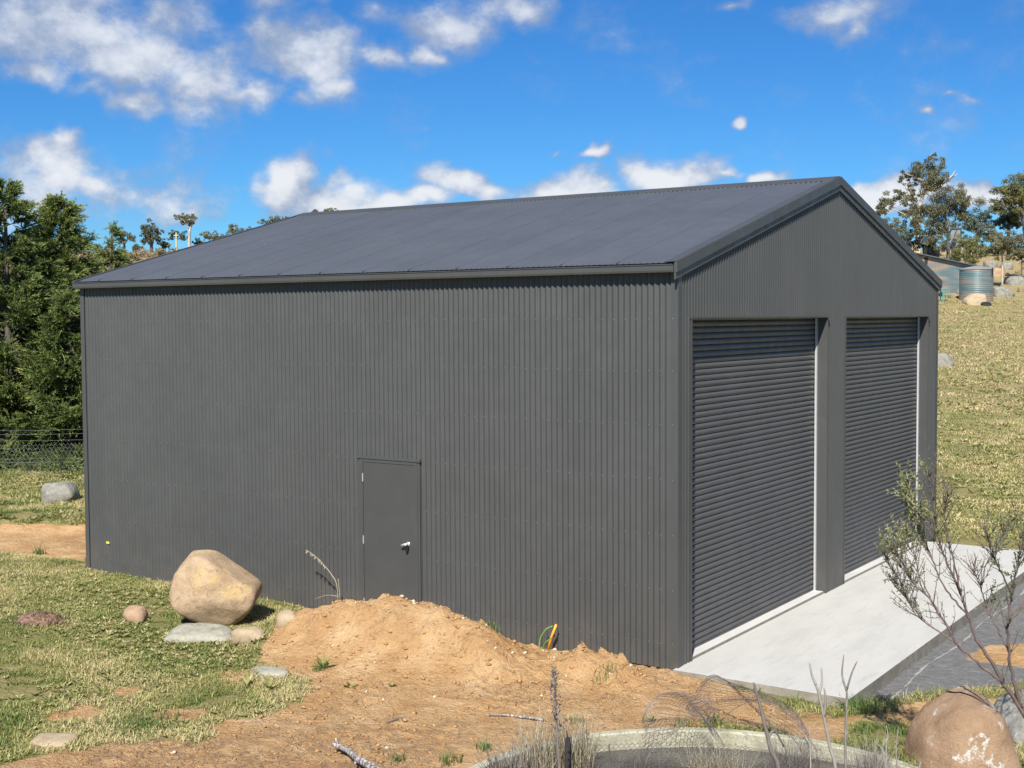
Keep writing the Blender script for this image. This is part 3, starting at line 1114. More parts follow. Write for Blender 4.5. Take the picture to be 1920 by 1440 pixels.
def roller_door(y0, y1):
    rd = link('roller_door', None, shed)
    # curtain of rounded laths
    cp = 0.072
    z = []
    xo = []
    zz = 0.035
    while zz < HEAD + 0.25:
        for f in (0.0, 0.08, 0.22, 0.41, 0.59, 0.78, 0.92):
            z.append(zz + f * cp)
            xo.append(0.024 * math.sqrt(max(0.0, math.sin(math.pi * f))) if 0.03 < f < 0.97 else 0.0)
        zz += cp
    n = len(z)
    V = []
    for yy in (y0 + 0.035, y1 - 0.035):
        for a, b in zip(z, xo):
            V.append((-0.175 + b, yy, a))
    Q = [(i, n + i, n + i + 1, i + 1) for i in range(n - 1)]
    link('curtain', raw_mesh('curtain', np.array(V), np.array(Q), M['curtain']), rd)
    mb = MB()
    mb.box(-0.180, -0.150, y0 + 0.03, y1 - 0.03, 0.0225, 0.046)
    part('bottom_rail', mb, M['trim'], rd)
    # galvanised guide channels
    for (a, b) in ((y0 + 0.001, y0 + 0.034), (y1 - 0.034, y1 - 0.001)):
        mb = MB()
        mb.box(-0.146, -0.118, a, b, 0.0225, HEAD - 0.005)
        part('guide', mb, M['galv'], rd)
    # painted reveal flashings and head flashing
    for (a, b) in ((y0 - 0.002, y0 + 0.0005), (y1 - 0.0005, y1 + 0.002)):
        mb = MB()
        mb.box(-0.20, 0.0302, a, b, -0.004, HEAD)
        part('reveal_flashing', mb, M['trim'], rd)
    for (a, b) in ((y0 - 0.034, y0 - 0.0022), (y1 + 0.0022, y1 + 0.034)):
        mb = MB()
        mb.box(0.0268, 0.0300, a, b, -0.004, HEAD)
        part('jamb_flashing', mb, M['trim'], rd)
    mb = MB()
    mb.box(-0.20, 0.0325, y0 - 0.03, y1 + 0.03, HEAD + 0.0005, HEAD + 0.022)
    part('head_flashing', mb, M['trim'], rd)
    # pull cord tab hanging at the head
    mb = MB()
    yy = y1 + 0.055
    mb.tube([(0.03, y1 - 0.01, HEAD - 0.01), (0.032, yy - 0.02, HEAD - 0.05), (0.034, yy, HEAD - 0.11)], [0.006, 0.009, 0.012], 6)
    part('cord_tab', mb, M['black'], rd)
    # dark drum inside
    mb = MB()
    mb.tube([(-0.36, y0 + 0.02, HEAD + 0.22), (-0.36, y1 - 0.02, HEAD + 0.22)], 0.17, 12)
    part('drum', mb, M['curtain'], rd)


roller_door(*D1)
roller_door(*D2)

# access door
pd = link('access_door', None, shed)
mb = MB()
mb.box(DX0 + 0.055, DX1 - 0.055, -0.030, -0.004, -0.02, DTOP - 0.05)
part('leaf', mb, M['door'], pd)
mb = MB()
mb.box(DX0 + 0.003, DX0 + 0.050, -0.036, -0.003, -0.02, DTOP - 0.003)
mb.box(DX1 - 0.050, DX1 - 0.003, -0.036, -0.003, -0.02, DTOP - 0.003)
mb.box(DX0 + 0.0505, DX1 - 0.0505, -0.036, -0.003, DTOP - 0.046, DTOP - 0.003)
part('frame', mb, M['trim'], pd)
mb = MB()
mb.box(DX0 - 0.05, DX1 + 0.05, -0.046, -0.020, DTOP - 0.002, DTOP + 0.035)
part('head_flashing', mb, M['trim'], pd)
for (a, b) in ((DX0 - 0.035, DX0 + 0.002), (DX1 - 0.002, DX1 + 0.035)):
    mb = MB()
    mb.box(a, b, -0.0312, -0.0270, -0.03, DTOP - 0.003)
    part('side_flashing', mb, M['trim'], pd)
for zc in (1.87, 1.04, 0.2):
    mb = MB()
    mb.tube([(DX0 + 0.053, -0.040, zc - 0.055), (DX0 + 0.053, -0.040, zc + 0.055)], 0.009, 8)
    part('hinge', mb, M['silver'], pd)
hx, hz_ = -3.855, 1.045
mb = MB()
mb.tube([(hx, -0.030, hz_), (hx, -0.040, hz_)], 0.032, 14)
mb.tube([(hx, -0.040, hz_), (hx, -0.075, hz_ + 0.002)], 0.012, 8)
mb.tube([(hx + 0.01, -0.075, hz_ + 0.006), (hx - 0.05, -0.082, hz_ - 0.006), (hx - 0.085, -0.080, hz_ - 0.022)], [0.016, 0.015, 0.011], 8)
part('handle', mb, M['silver'], pd, True)
mb = MB()
mb.prism([(hx - 0.032, hz_ - 0.03), (hx + 0.02, hz_ - 0.03), (hx + 0.008, hz_ - 0.105), (hx - 0.022, hz_ - 0.105)], -0.062, -0.040, 'y')
part('lock_keys', mb, M['black'], pd)

# roofing screws on the long wall: real heads, joined because there are hundreds
mb = MB()
for zrow in (0.25, 0.875, 1.5, 2.13, 2.75, 3.36, 3.95):
    k = 1
    while k * PITCH * 2 < LEN:
        x = -(2 * k - 1.5) * PITCH
        k += 1
        if DX0 - 0.08 < x < DX1 + 0.08 and zrow < DTOP + 0.02:
            continue
        zj = zrow + random.uniform(-.006, .006)
        yb = -0.0038 - DEPTH * 1.0
        n = 6
        ang = np.arange(n) * math.pi / 3
        ring = np.stack([x + .0065 * np.cos(ang), np.full(n, yb), zj + .0065 * np.sin(ang)], 1)
        top = ring.copy()
        top[:, 1] -= .005
        mb.add(np.vstack([ring, top]), [(a, (a + 1) % n, n + (a + 1) % n, n + a) for a in range(n)], [(n, n + a, n + a + 1) for a in range(1, n - 1)])
part('screw', mb, simple('screw_heads', (0.22, 0.22, 0.22), 0.35, 0.3), shed, kind='stuff')
# yellow marker on the long wall
mb = MB()
mb.box(-9.875, -9.805, -0.0305, -0.0268, 0.492, 0.522)
part('sticker', mb, M['yellow'], shed, label='small yellow sticker low on the long wall')

# ------------------------------------------------------------------ in-ground round concrete tank
tk = thing('concrete_tank', 'low round sunken concrete tank holding murky water, wire netting over its rim', 'tank', (TANK[0], TANK[1], 0.0))
n = 96
ang = np.linspace(0, 2 * math.pi, n, endpoint=False)
prof = [(TR, -0.6), (TR, 0.030), (TR - 0.012, 0.042), (TR - 0.085, 0.042), (TR - 0.10, 0.028), (TR - 0.10, -0.9)]
V = []
for i, a in enumerate(ang):
    wob = 1 + 0.002 * math.sin(5 * a) + 0.0015 * math.sin(13 * a)
    for (r, z) in prof:
        V.append((r * wob * math.cos(a), r * wob * math.sin(a), z + 0.006 * math.sin(3 * a + 1)))
k = len(prof)
Q = []
for i in range(n):
    j = (i + 1) % n
    for c in range(k - 1):
        Q.append((i * k + c, j * k + c, j * k + c + 1, i * k + c + 1))
link('tank_wall', raw_mesh('tank_wall', np.array(V), np.array(Q), M['tank_concrete']), tk)
V = [(0, 0, -0.115)]
T = []
for a in ang:
    V.append(((TR - 0.09) * math.cos(a), (TR - 0.09) * math.sin(a), -0.115))
for i in range(n):
    T.append((0, 1 + i, 1 + (i + 1) % n))
link('water', raw_mesh('water', np.array(V), np.array(T), M['water']), tk)

# ------------------------------------------------------------------ rocks


def icosphere(sub):
    import bmesh
    bm = bmesh.new()
    bmesh.ops.create_icosphere(bm, subdivisions=sub, radius=1)
    bm.verts.ensure_lookup_table()
    V = np.array([v.co[:] for v in bm.verts])
    Fc = np.array([[v.index for v in f.verts] for f in bm.faces])
    bm.free()
    return V, Fc


ICO = {s: icosphere(s) for s in (2, 3, 4, 5)}


def rock_shape(planes, p=9, sub=4, rough=0.04, seed=0, nscale=2.5):
    """planes: list of (normal, distance) in metres in the (right, up, toward-viewer) frame."""
    D, Fc = ICO[sub]
    acc = np.zeros(len(D))
    for nv, h in planes:
        nv = np.asarray(nv, float)
        nv = nv / np.linalg.norm(nv)
        acc += np.maximum(0, D @ nv / h) ** p
    R = acc ** (-1.0 / p)
    P = D * R[:, None]
    nz = fbm3(P / max(0.05, R.mean()), nscale, 4, seed) - 0.5
    P = P * (1 + nz * rough * 4)[:, None]
    return P, Fc


def place_rock(name, centre, planes, mat, label, group=None, cat='rock', **kw):
    P, Fc = rock_shape(planes, **kw)
    # local frame: right, up, toward viewer -> world
    W = P[:, :1] * np.array([NR[0], NR[1], 0]) + P[:, 1:2] * np.array([0, 0, 1.0]) + P[:, 2:3] * np.array([-NF[0], -NF[1], 0])
    return link(name, raw_mesh(name, W, Fc, mat, True), None, label, cat, group, None, tuple(centre))


def generic_planes(w, h, d, seed=0, n=12):
    rs = np.random.default_rng(seed)
    pl = [((1, .1, .1), w / 2), ((-1, .05, 0), w / 2), ((0, 1, .1), h / 2), ((0, -1, 0), h / 2), ((0, .1, 1), d / 2), ((0, 0, -1), d / 2)]
    for _ in range(n):
        v = rs.normal(size=3)
        v /= np.linalg.norm(v)
        s = math.sqrt((v[0] * w / 2) ** 2 + (v[1] * h / 2) ** 2 + (v[2] * d / 2) ** 2)
        pl.append((v, s * rs.uniform(0.92, 1.12)))
    return pl


def px_rock(name, u, v_base, w_px, h_px, mat, label, seed, D=None, depth=0.9, sink=0.25, group=None, **kw):
    """A rock standing on the ground where pixel (u, v_base) meets it."""
    if D is None:
        P = at_z(u, v_base, -0.02)
        for _ in range(4):
            P = at_z(u, v_base, hz(P[0], P[1]))
        D = (P - CAM) @ fwd
    else:
        P = at_depth(u, v_base, D)
        P[2] = hz(P[0], P[1])
    s = D / F_PX
    w, h = w_px * s, h_px * s
    hh = h / (1 - sink)
    c = (P[0] + NF[0] * w * depth * .4, P[1] + NF[1] * w * depth * .4, P[2] + h - hh / 2)
    return place_rock(name, c, generic_planes(w, hh, w * depth, seed), mat, label, group, seed=seed, **kw)


S_ = 1 / 143.0
bpl = [((-1, 0, .1), 80), ((-.75, .66, .1), 77), ((0, 1, 0), 68), ((.583, .812, .05), 51), ((1, 0, 0), 80), ((.75, -.66, -.1), 72), ((.2, -1, 0), 68),
       ((-.55, -.83, .1), 66), ((0, .12, 1), 60), ((0, 0, -1), 60), ((.4, .3, .85), 62), ((-.4, .35, .85), 64), ((.1, -.5, .85), 63), ((.3, .5, -.8), 62), ((-.4, -.2, -.85), 62)]
bpl = [(nv, h * S_) for nv, h in bpl]
pb = at_z(408, 1176, 0.03)
pb = pb + np.array([NF[0], NF[1], 0]) * 0.30
cb = at_depth(405, 1105, (pb - CAM) @ fwd)
place_rock('boulder', cb, bpl, M['boulder'], 'big rounded tan boulder tilted on the grass beside the shed wall', p=18, sub=5, rough=0.03, seed=3, nscale=3.6, cat='boulder')
px_rock('rock', 368, 1203, 155, 17, M['pale_rock'], 'long flat pale lichened rock lying under the big tan boulder', 5, depth=.55, sink=.55, rough=.03)
px_rock('rock', 464, 1206, 62, 26, M['cream_rock'], 'small blocky cream rock at the foot of the boulder by the soil heap', 8, depth=.8, sink=.15, rough=.03, p=14, sub=3)
px_rock('rock', 538, 1176, 40, 29, M['cream_rock'], 'small round tan stone half buried at the left edge of the soil heap', 12, depth=.9, sink=.2, rough=.03, sub=3)
px_rock('rock', 250, 1168, 42, 28, M['red_rock'], 'lone small reddish stone on the grass to the left of the boulder', 15, depth=.8, sink=.15, rough=.03, sub=3, p=12)
px_rock('rock', 500, 1268, 84, 9, M['pale_rock'], 'flat whitish rock flush with the ground before the soil heap', 21, depth=.7, sink=.65, rough=.03)
px_rock('rock', 108, 943, 72, 38, M['grey_rock'], 'grey lichened rock on the grass below the wire fence', 23, depth=.8, sink=.2, rough=.05)
px_rock('rock', 92, 1400, 90, 9, M['cream_rock'], 'flat half buried cream rock in a bare patch at the bottom left corner', 27, depth=.8, sink=.7, rough=.04)
# the two big rocks at the right front
Dr = 11.35
cr = at_depth(1812, 1418, Dr)
k_ = Dr / F_PX * .9
rpl = [((-1, .12, .1), 100), ((-.86, .5, .1), 100), ((-.5, .86, 0), 112), ((0, 1, .15), 124), ((.5, .86, .1), 118), ((.9, .4, .1), 105), ((1, 0, 0), 102),
       ((0, .3, 1), 85), ((0, 0, -1), 85), ((0, -1, 0), 120), ((.6, .3, .8), 92), ((-.6, .3, .8), 92), ((0, .7, .7), 102)]
place_rock('rock', cr, [(a, b * k_) for a, b in rpl], M['brown_rock'], 'tall brown sandstone rock streaked with white lichen in front of the apron', p=13, sub=5, rough=0.045, seed=31, nscale=3.0)
Dw = 12.5
cw = at_depth(1935, 1372, Dw)
k_ = Dw / F_PX
wpl = [((-1, .2, .1), 62), ((-.7, .7, .1), 62), ((0, 1, 0), 66), ((.7, .7, 0), 80), ((1, 0, 0), 95), ((0, 0, 1), 60), ((0, 0, -1), 60), ((0, -1, 0), 110)]
place_rock('rock', cw, [(a, b * k_) for a, b in wpl], M['white_rock'], 'white lichen covered rock behind the brown sandstone rock', p=9, sub=4, rough=0.04, seed=37)

# rocks on the hillside
for i, (u, v, w, h, D, m, lb) in enumerate([
        (1772, 672, 40, 26, 62, 'grey_rock', 'grey rock in the paddock just past the right door of the shed'),
        (1832, 561, 42, 22, 105, 'cream_rock', 'pinkish pale boulder in front of the round water tank'),
        (1884, 541, 44, 20, 112, 'grey_rock', 'whitish flat rock in dry grass to the right of the water tank'),
        (1868, 497, 34, 16, 128, 'red_rock', 'pinkish rock above the water tank on the hillside'),
        (1890, 488, 26, 14, 134, 'grey_rock', 'pale rock beside the white trunk of the small gum tree'),
        (1862, 480, 26, 12, 137, 'grey_rock', 'small pale rock on the slope under the wattle bush'),
        (1912, 512, 40, 18, 121, 'grey_rock', 'dark shaded rock on the slope right of the small gum tree'),
        (1852, 508, 30, 14, 124, 'red_rock', 'low reddish rock directly above the roof of the water tank')]):
    px_rock('rock', u, v, w, h, M[m], lb, 50 + i, D=D, depth=.8, sink=.35, rough=.09, sub=4, p=16, group='rocks on the hillside')

# ------------------------------------------------------------------ blades and leaves


def on_ground(x, y):
    return height(x, y)


def blades_mesh(name, P, L, W, lean, mat, tint, up=1.0, az=None):
    """Curved three-point blades, five vertices each."""
    n = len(P)
    az = RNG.uniform(0, 2 * math.pi, n) if az is None else az
    d = np.stack([np.cos(az), np.sin(az), np.zeros(n)], 1)
    sd = np.stack([-np.sin(az), np.cos(az), np.zeros(n)], 1)
    upv = np.array([0, 0, 1.0])
    lean = np.broadcast_to(lean, (n,))
    m = P + d * (L * 0.5 * np.sin(lean * .7))[:, None] + upv * (L * 0.5 * np.cos(lean * .7))[:, None]
    t = m + d * (L * 0.5 * np.sin(np.minimum(lean * 1.5, 1.75)))[:, None] + upv * (L * 0.5 * np.cos(np.minimum(lean * 1.5, 1.75)))[:, None]
    w = (W / 2)[:, None]
    V = np.stack([P - sd * w, P + sd * w, m + sd * w * .8, m - sd * w * .8, t], 1).reshape(-1, 3)
    b = np.arange(n)[:, None] * 5
    Q = b + np.array([[0, 1, 2, 3]])
    T = b + np.array([[3, 2, 4]])
    return raw_mesh(name, V, [Q, T], mat, False, {'tint': np.repeat(np.clip(tint, 0, 1), 5)})


def ts_to_xy(t, s):
    return CAM[0] + t * NF[0] + s * NR[0], CAM[1] + t * NF[1] + s * NR[1]


def blocked(x, y):
    a = (x > -LEN - 0.05) & (x < 0.03) & (y > -0.06) & (y < WID + 0.05)
    b = (x >= 0.0) & (x < AX + 0.02) & (y > AY0 - 0.02) & (y < AY1 + 0.02)
    c = np.hypot(x - TANK[0], y - TANK[1]) < TR + 0.03
    return a | b | c


def scatter(n, t0, t1, margin=1.12, s_range=None, power=1.0):
    """Random ground positions inside a wedge a little wider than the view."""
    t = t0 + (t1 - t0) * RNG.uniform(0, 1, n) ** power
    if s_range is None:
        s = RNG.uniform(-1, 1, n) * t * 0.40 * margin
    else:
        s = RNG.uniform(s_range[0], s_range[1], n) * t
    return ts_to_xy(t, s)


def lawn(name, n, t0, t1, L0, L1, w, label, s_range=None, dry_bias=0.0, mat='grass', thin=1.0, power=1.0):
    x, y = scatter(n, t0, t1, s_range=s_range, power=power)
    soil, g = masks(x, y)
    cl = fbm(x * 1.1, y * 1.1, 4, 101)
    fine = fbm(x * 4, y * 4, 3, 131)
    keep = (1 - smooth(.22, .60, soil + (fbm(x * 2.4, y * 2.4, 5, 8, .6) - .5) * 1.3)) * (1 - smooth(.3, .6, g)) * smooth(.36, .56, cl * .6 + fine * .4 + .04)
    ok = (RNG.uniform(0, 1, n) < keep * thin) & ~blocked(x, y)
    x, y, cl, fine = x[ok], y[ok], cl[ok], fine[ok]
    z = on_ground(x, y) - 0.008
    m = len(x)
    L = RNG.uniform(L0, L1, m) * (0.6 + 0.9 * fine)
    tint = np.clip(0.50 + (cl - .5) * 2.2 + RNG.normal(0, .22, m) + dry_bias, 0, 1)
    me = blades_mesh(name, np.stack([x, y, z], 1), L, RNG.uniform(.7, 1.3, m) * w, RNG.uniform(.55, 1.45, m), M[mat], tint)
    link(name, me, None, label, None, None, 'stuff')


lawn('grass', 300000, 11.0, 24.5, .035, .10, .0085, 'short patchy yellow green grass growing over the yard by the boulder', s_range=(-.46, -.02), dry_bias=.10)
lawn('grass', 50000, 10.2, 13.8, .06, .16, .008, 'dark green grass between the sunken tank and the brown rock', s_range=(.10, .62), dry_bias=-.12)
lawn('grass', 120000, 22.0, 34.0, .06, .14, .012, 'short grass behind the shed below the wire fence', s_range=(-.46, -.24))
lawn('grass', 190000, 23.0, 48.0, .04, .11, .020, 'yellowing paddock grass beside the shed', s_range=(.22, .62), dry_bias=.14)
lawn('grass', 150000, 46.0, 110.0, .06, .18, .045, 'dry tussock grass across the far paddock', s_range=(.12, .60), dry_bias=.2, power=.8)


def leaf_soup(P, dirs, L, W, tint, fold=0.25, tilt=None):
    """Broad leaves: kite of four triangles with a fold along the midrib."""
    n = len(P)
    dirs = dirs / np.linalg.norm(dirs, axis=1)[:, None]
    rnd = RNG.normal(size=(n, 3)) if tilt is None else tilt
    sd = np.cross(dirs, rnd)
    sd /= np.linalg.norm(sd, axis=1)[:, None] + 1e-9
    nr = np.cross(sd, dirs)
    L = L[:, None]
    W = W[:, None]
    a = P
    m = P + dirs * L * .5 - nr * W * fold
    l = P + dirs * L * .45 + sd * W * .5
    r = P + dirs * L * .45 - sd * W * .5
    t = P + dirs * L
    V = np.stack([a, l, m, r, t], 1).reshape(-1, 3)
    b = np.arange(n)[:, None, None] * 5
    T = (b + np.array([[[0, 2, 1], [0, 3, 2], [1, 2, 4], [2, 3, 4]]])).reshape(-1, 3)
    return V, T, np.repeat(np.clip(tint, 0, 1), 5)


def rosette_arrays(x, y, z, nleaf, size, tint, elev=(.15, .75)):
    P = []
    D = []
    L = []
    T = []
    for i in range(len(x)):
        k = nleaf[i]
        az = RNG.uniform(0, 6.28) + np.arange(k) * 2.4
        el = RNG.uniform(elev[0], elev[1], k)
        D.append(np.stack([np.cos(az) * np.cos(el), np.sin(az) * np.cos(el), np.sin(el)], 1))
        P.append(np.tile([[x[i], y[i], z[i]]], (k, 1)))
        L.append(size[i] * RNG.uniform(.7, 1.2, k))
        T.append(np.clip(tint[i] + RNG.normal(0, .2, k), 0, 1))
    return np.vstack(P), np.vstack(D), np.concatenate(L), np.concatenate(T)


def weeds(name, n, t0, t1, s_range, label, size=(.05, .10)):
    x, y = scatter(n, t0, t1, s_range=s_range)
    soil, g = masks(x, y)
    cl = fbm(x * .8, y * .8, 4, 303)
    keep = (1 - smooth(.10, .55, soil + (fbm(x * 2.2, y * 2.2, 4, 12) - .5) * .8)) * (1 - smooth(.3, .5, g)) * smooth(.34, .66, cl + (fbm(x * 3.1, y * 3.1, 3, 14) - .5) * .4)
    ok = (RNG.uniform(0, 1, n) < keep) & ~blocked(x, y)
    x, y, cl = x[ok], y[ok], cl[ok]
    m = len(x)
    z = on_ground(x, y) + .005
    P, D, L, T = rosette_arrays(x, y, z, RNG.integers(4, 8, m), RNG.uniform(*size, m), RNG.uniform(.1, .95, m))
    V, Tr, tint = leaf_soup(P, D, L, L * RNG.uniform(.35, .5, len(L)), T, tilt=np.tile([[0.02, 0.03, 1.0]], (len(L), 1)))
    link(name, raw_mesh(name, V, Tr, M['weed'], False, {'tint': tint}), None, label, None, None, 'stuff')


weeds('broadleaf_weeds', 17000, 11.5, 22.5, (-.46, -.05), 'pale broad leaved weeds spread through the yard grass', (.03, .075))
weeds('broadleaf_weeds', 6000, 22, 34, (-.46, -.25), 'pale broad leaved weeds behind the shed', (.07, .14))
weeds('broadleaf_weeds', 2200, 24, 60, (.27, .46), 'pale leafy weeds and leaf litter in the paddock by the shed', (.08, .17))

# clods and small stones on the bare soil
def clods(name, n, t0, t1, s_range, size, mat, label, sel):
    x, y = scatter(n, t0, t1, s_range=s_range)
    soil, g = masks(x, y)
    ok = (RNG.uniform(0, 1, n) < sel(x, y, soil, g)) & ~blocked(x, y)
    x, y = x[ok], y[ok]
    m = len(x)
    z = on_ground(x, y)
    base = np.array([(1, 0, 0), (-1, 0, 0), (0, 1, 0), (0, -1, 0), (0, 0, 1), (0, 0, -1)], float)
    Fo = np.array([(0, 2, 4), (2, 1, 4), (1, 3, 4), (3, 0, 4), (2, 0, 5), (1, 2, 5), (3, 1, 5), (0, 3, 5)])
    s = RNG.uniform(0, 1, m) ** 3 * (size[1] - size[0]) + size[0]
    V = (base[None] + RNG.normal(0, .16, (m, 6, 3))) * RNG.uniform(.6, 1.1, (m, 6, 1)) * s[:, None, None] * np.array([1.15, .9, .6])
    az = RNG.uniform(0, 6.28, m)
    c, sn = np.cos(az)[:, None], np.sin(az)[:, None]
    X = V[..., 0] * c - V[..., 1] * sn + x[:, None]
    Y = V[..., 0] * sn + V[..., 1] * c + y[:, None]
    Z = V[..., 2] + z[:, None] + s[:, None] * .2
    T = (np.arange(m)[:, None, None] * 6 + Fo[None]).reshape(-1, 3)
    link(name, raw_mesh(name, np.stack([X, Y, Z], 2).reshape(-1, 3), T, mat, True), None, label, None, None, 'stuff')


def soil_piece_mat():
    t = MT('soil_clods', 0.95, 0, 0.1)
    t.color(t.ramp(t.noise(t.pos(), 9, 4, 0.6), [(0.3, (0.27, 0.15, 0.065)), (0.55, (0.40, 0.23, 0.105)), (0.75, (0.50, 0.315, 0.16))]))
    return t.m


M['clod'] = soil_piece_mat()


def moundness(x, y):
    m = np.zeros_like(x)
    for (cx, cy, h, sx, sy) in GAUSS:
        m = np.maximum(m, np.exp(-((x - cx) / (sx * 1.5)) ** 2 - ((y - cy) / (sy * 1.6)) ** 2))
    return m


clods('dirt_clods', 17000, 10.8, 18.0, (-.40, .20), (.006, .038), M['clod'], 'loose orange dirt clods over the bare soil and heap',
      lambda x, y, s, g: smooth(.55, .8, s) * (0.10 + 0.5 * moundness(x, y) + .35 * smooth(.5, .62, fbm(x * 2, y * 2, 3, 55))))
clods('stone_chips', 1500, 10.8, 18.0, (-.40, .24), (.010, .045), simple('pale_stone_chips', (0.56, 0.46, 0.31), 0.85, 0, .25, 3), 'small pale stones scattered on the soil heap and road base',
      lambda x, y, s, g: smooth(.55, .8, s) * (0.10 + .5 * moundness(x, y)) + .25 * smooth(.5, .8, g))

# dry litter (straw and twigs) lying on the soil in front
x, y = scatter(16000, 10.6, 13.9, s_range=(-.42, .16))
soil, g = masks(x, y)
ok = (soil > .5) & ~blocked(x, y) & (RNG.uniform(0, 1, len(x)) < smooth(.42, .62, fbm(x * 1.2, y * 1.2, 4, 66)) * .75)
x, y = x[ok], y[ok]
m = len(x)
me = blades_mesh('dry_litter', np.stack([x, y, on_ground(x, y) + .004], 1), RNG.uniform(.02, .10, m), RNG.uniform(.003, .007, m), RNG.uniform(1.1, 1.55, m), M['debris_leaf'], RNG.uniform(0, 1, m))
link('dry_litter', me, None, 'dry straw and twig litter on the bare soil in front', None, None, 'stuff')


def tuft(u, v, n, L, spread, label, mat='tuft', D=None, bias=0.0, lean=(.1, .8), group=None, cat='grass tuft', name='grass_tuft', elong=1.0, w=.008, zoff=0):
    if D is None:
        P = at_z(u, v, 0)
        for _ in range(6):
            P = at_z(u, v, hz(P[0], P[1]))
    else:
        P = at_depth(u, v, D)
    x0, y0 = P[0], P[1]
    r = RNG.uniform(0, 1, n) ** .7 * spread
    a = RNG.uniform(0, 6.28, n)
    dx = r * np.cos(a) * elong
    dy = r * np.sin(a)
    X = x0 + dx
    Y = y0 + dy
    Z = on_ground(X, Y) - .01
    z0 = hz(x0, y0)
    me = blades_mesh(name, np.stack([dx, dy, Z - z0], 1), RNG.uniform(.55, 1.15, n) * L, RNG.uniform(.7, 1.3, n) * w, RNG.uniform(lean[0], lean[1], n), M[mat],
                     RNG.uniform(0, .75, n) + bias)
    if spread > .26:
        return link(name, me, None, label, None, None, 'stuff', (x0, y0, z0))
    return link(name, me, None, label, cat, group, None, (x0, y0, z0))


GT = 'grass tufts around the shed'
tuft(946, 1196, 70, .22, .10, 'tall green grass tuft on the right flank of the soil heap', group=GT)
tuft(925, 1204, 60, .14, .12, 'pale low grass tuft just below the tall tuft on the soil heap', group=GT, bias=.2)
tuft(900, 1167, 26, .10, .06, 'tiny grass tuft at the wall where the heap slopes down', group=GT)
tuft(755, 1155, 40, .09, .09, 'small grass tuft near the top of the soil heap', group=GT, bias=.15)
tuft(1112, 1205, 45, .14, .08, 'grass tuft at the wall behind the small soil bump', group=GT)
tuft(1220, 1243, 110, .11, .22, 'row of short grass against the wall close to the shed corner', group=GT, elong=1.5)
tuft(1134, 1278, 45, .17, .14, 'thin grass tuft alone on the bare soil below the shed corner', group=GT, bias=.25)
tuft(1325, 1262, 160, .17, .16, 'green grass clump where the apron meets the shed corner', group=GT, elong=1.7)
tuft(1385, 1280, 170, .17, .15, 'thick green grass clump along the apron side', group=GT, elong=1.5)
tuft(1475, 1305, 80, .16, .12, 'sparse grass clump halfway along the apron side', group=GT, elong=1.5, bias=.15)
tuft(1530, 1315, 70, .20, .12, 'greyish dry grass clump close to the apron corner', group=GT, bias=.55)
tuft(1612, 1332, 200, .20, .20, 'dense dark green grass clump at the outer corner of the apron', group=GT)
tuft(190, 1055, 160, .17, .25, 'taller green grass at the far end of the long wall', group=GT, elong=1.4)
tuft(75, 1040, 90, .22, .12, 'upright grass clump at the edge of the dug soil strip', group=GT)
tuft(600, 1255, 60, .13, .10, 'grassy weed clump at the front foot of the soil heap', group=GT)
tuft(905, 1405, 60, .13, .10, 'small grass tuft beside the left rim of the sunken tank', group=GT, bias=.2)
tuft(845, 1430, 60, .13, .11, 'small grass tuft at the bottom edge near the dead branch', group=GT, bias=.1)
tuft(745, 1425, 40, .11, .09, 'sparse grass tuft on bare soil next to the dead branch', group=GT, bias=.1)
tuft(1080, 1352, 45, .08, .10, 'low green tuft on the soil above the tank rim', group=GT)
tuft(1280, 1362, 60, .12, .16, 'green leafy tuft against the top of the tank rim', group=GT)
tuft(240, 1370, 200, .12, .30, 'dark green grass patch on the bare soil at the lower left', group=GT, elong=1.3)
tuft(300, 1350, 150, .11, .28, 'green grass patch left of the flat soil below the boulder', group=GT, elong=1.3)
tuft(480, 1145, 90, .22, .16, 'tall seeding grass between the boulder and the wall', group=GT, bias=.5, lean=(.02, .35), w=.004)
for (u, v, sz, nl, lb) in [(462, 1288, .15, 7, 'big pale grey leaf rosette on bare ground before the flat rock'), (505, 1292, .15, 7, 'second pale leaf rosette with an upright leaf beside bare ground'),
                           (605, 1252, .15, 9, 'spiky grey green thistle rosette at the foot of the soil heap'), (655, 1290, .10, 9, 'low spreading weed on the soil in front of the heap'),
                           (735, 1288, .07, 8, 'tiny pale weed alone on soil to the right of the spreading weed'), (478, 1205, .10, 8, 'grey leafy weed against the small cream rock'),
                           (1220, 1354, .10, 8, 'pale leafy weed on the soil left of the netting loops'), (1340, 1356, .15, 10, 'leafy green mullein rosette behind the tank rim'),
                           (1065, 1350, .07, 6, 'tiny weed with two long leaves above the tank rim')]:
    P = at_z(u, v, 0)
    for _ in range(6):
        P = at_z(u, v, hz(P[0], P[1]))
    Pa, Da, La, Ta = rosette_arrays([0], [0], [0.01], [nl], [sz], [.55], (.2, 1.1))
    V, Tr, tint = leaf_soup(Pa, Da, La, La * .42, Ta, tilt=np.tile([[0.02, 0.03, 1.0]], (nl, 1)))
    link('weed_rosette', raw_mesh('weed_rosette', V, Tr, M['weed'], False, {'tint': tint}), None, lb, 'weed', 'single weeds on the bare ground', None, tuple(P))


def stem_mesh(mb, P, r0, r1, sides=5):
    P = np.asarray(P, float)
    mb.tube(P, np.linspace(r0, r1, len(P)), sides)


def tint_obj(mesh, val_fn):
    at = mesh.attributes.new('tint', 'FLOAT', 'POINT')
    n = len(mesh.vertices)
    at.data.foreach_set('value', np.asarray(val_fn(n), np.float32))
    return mesh


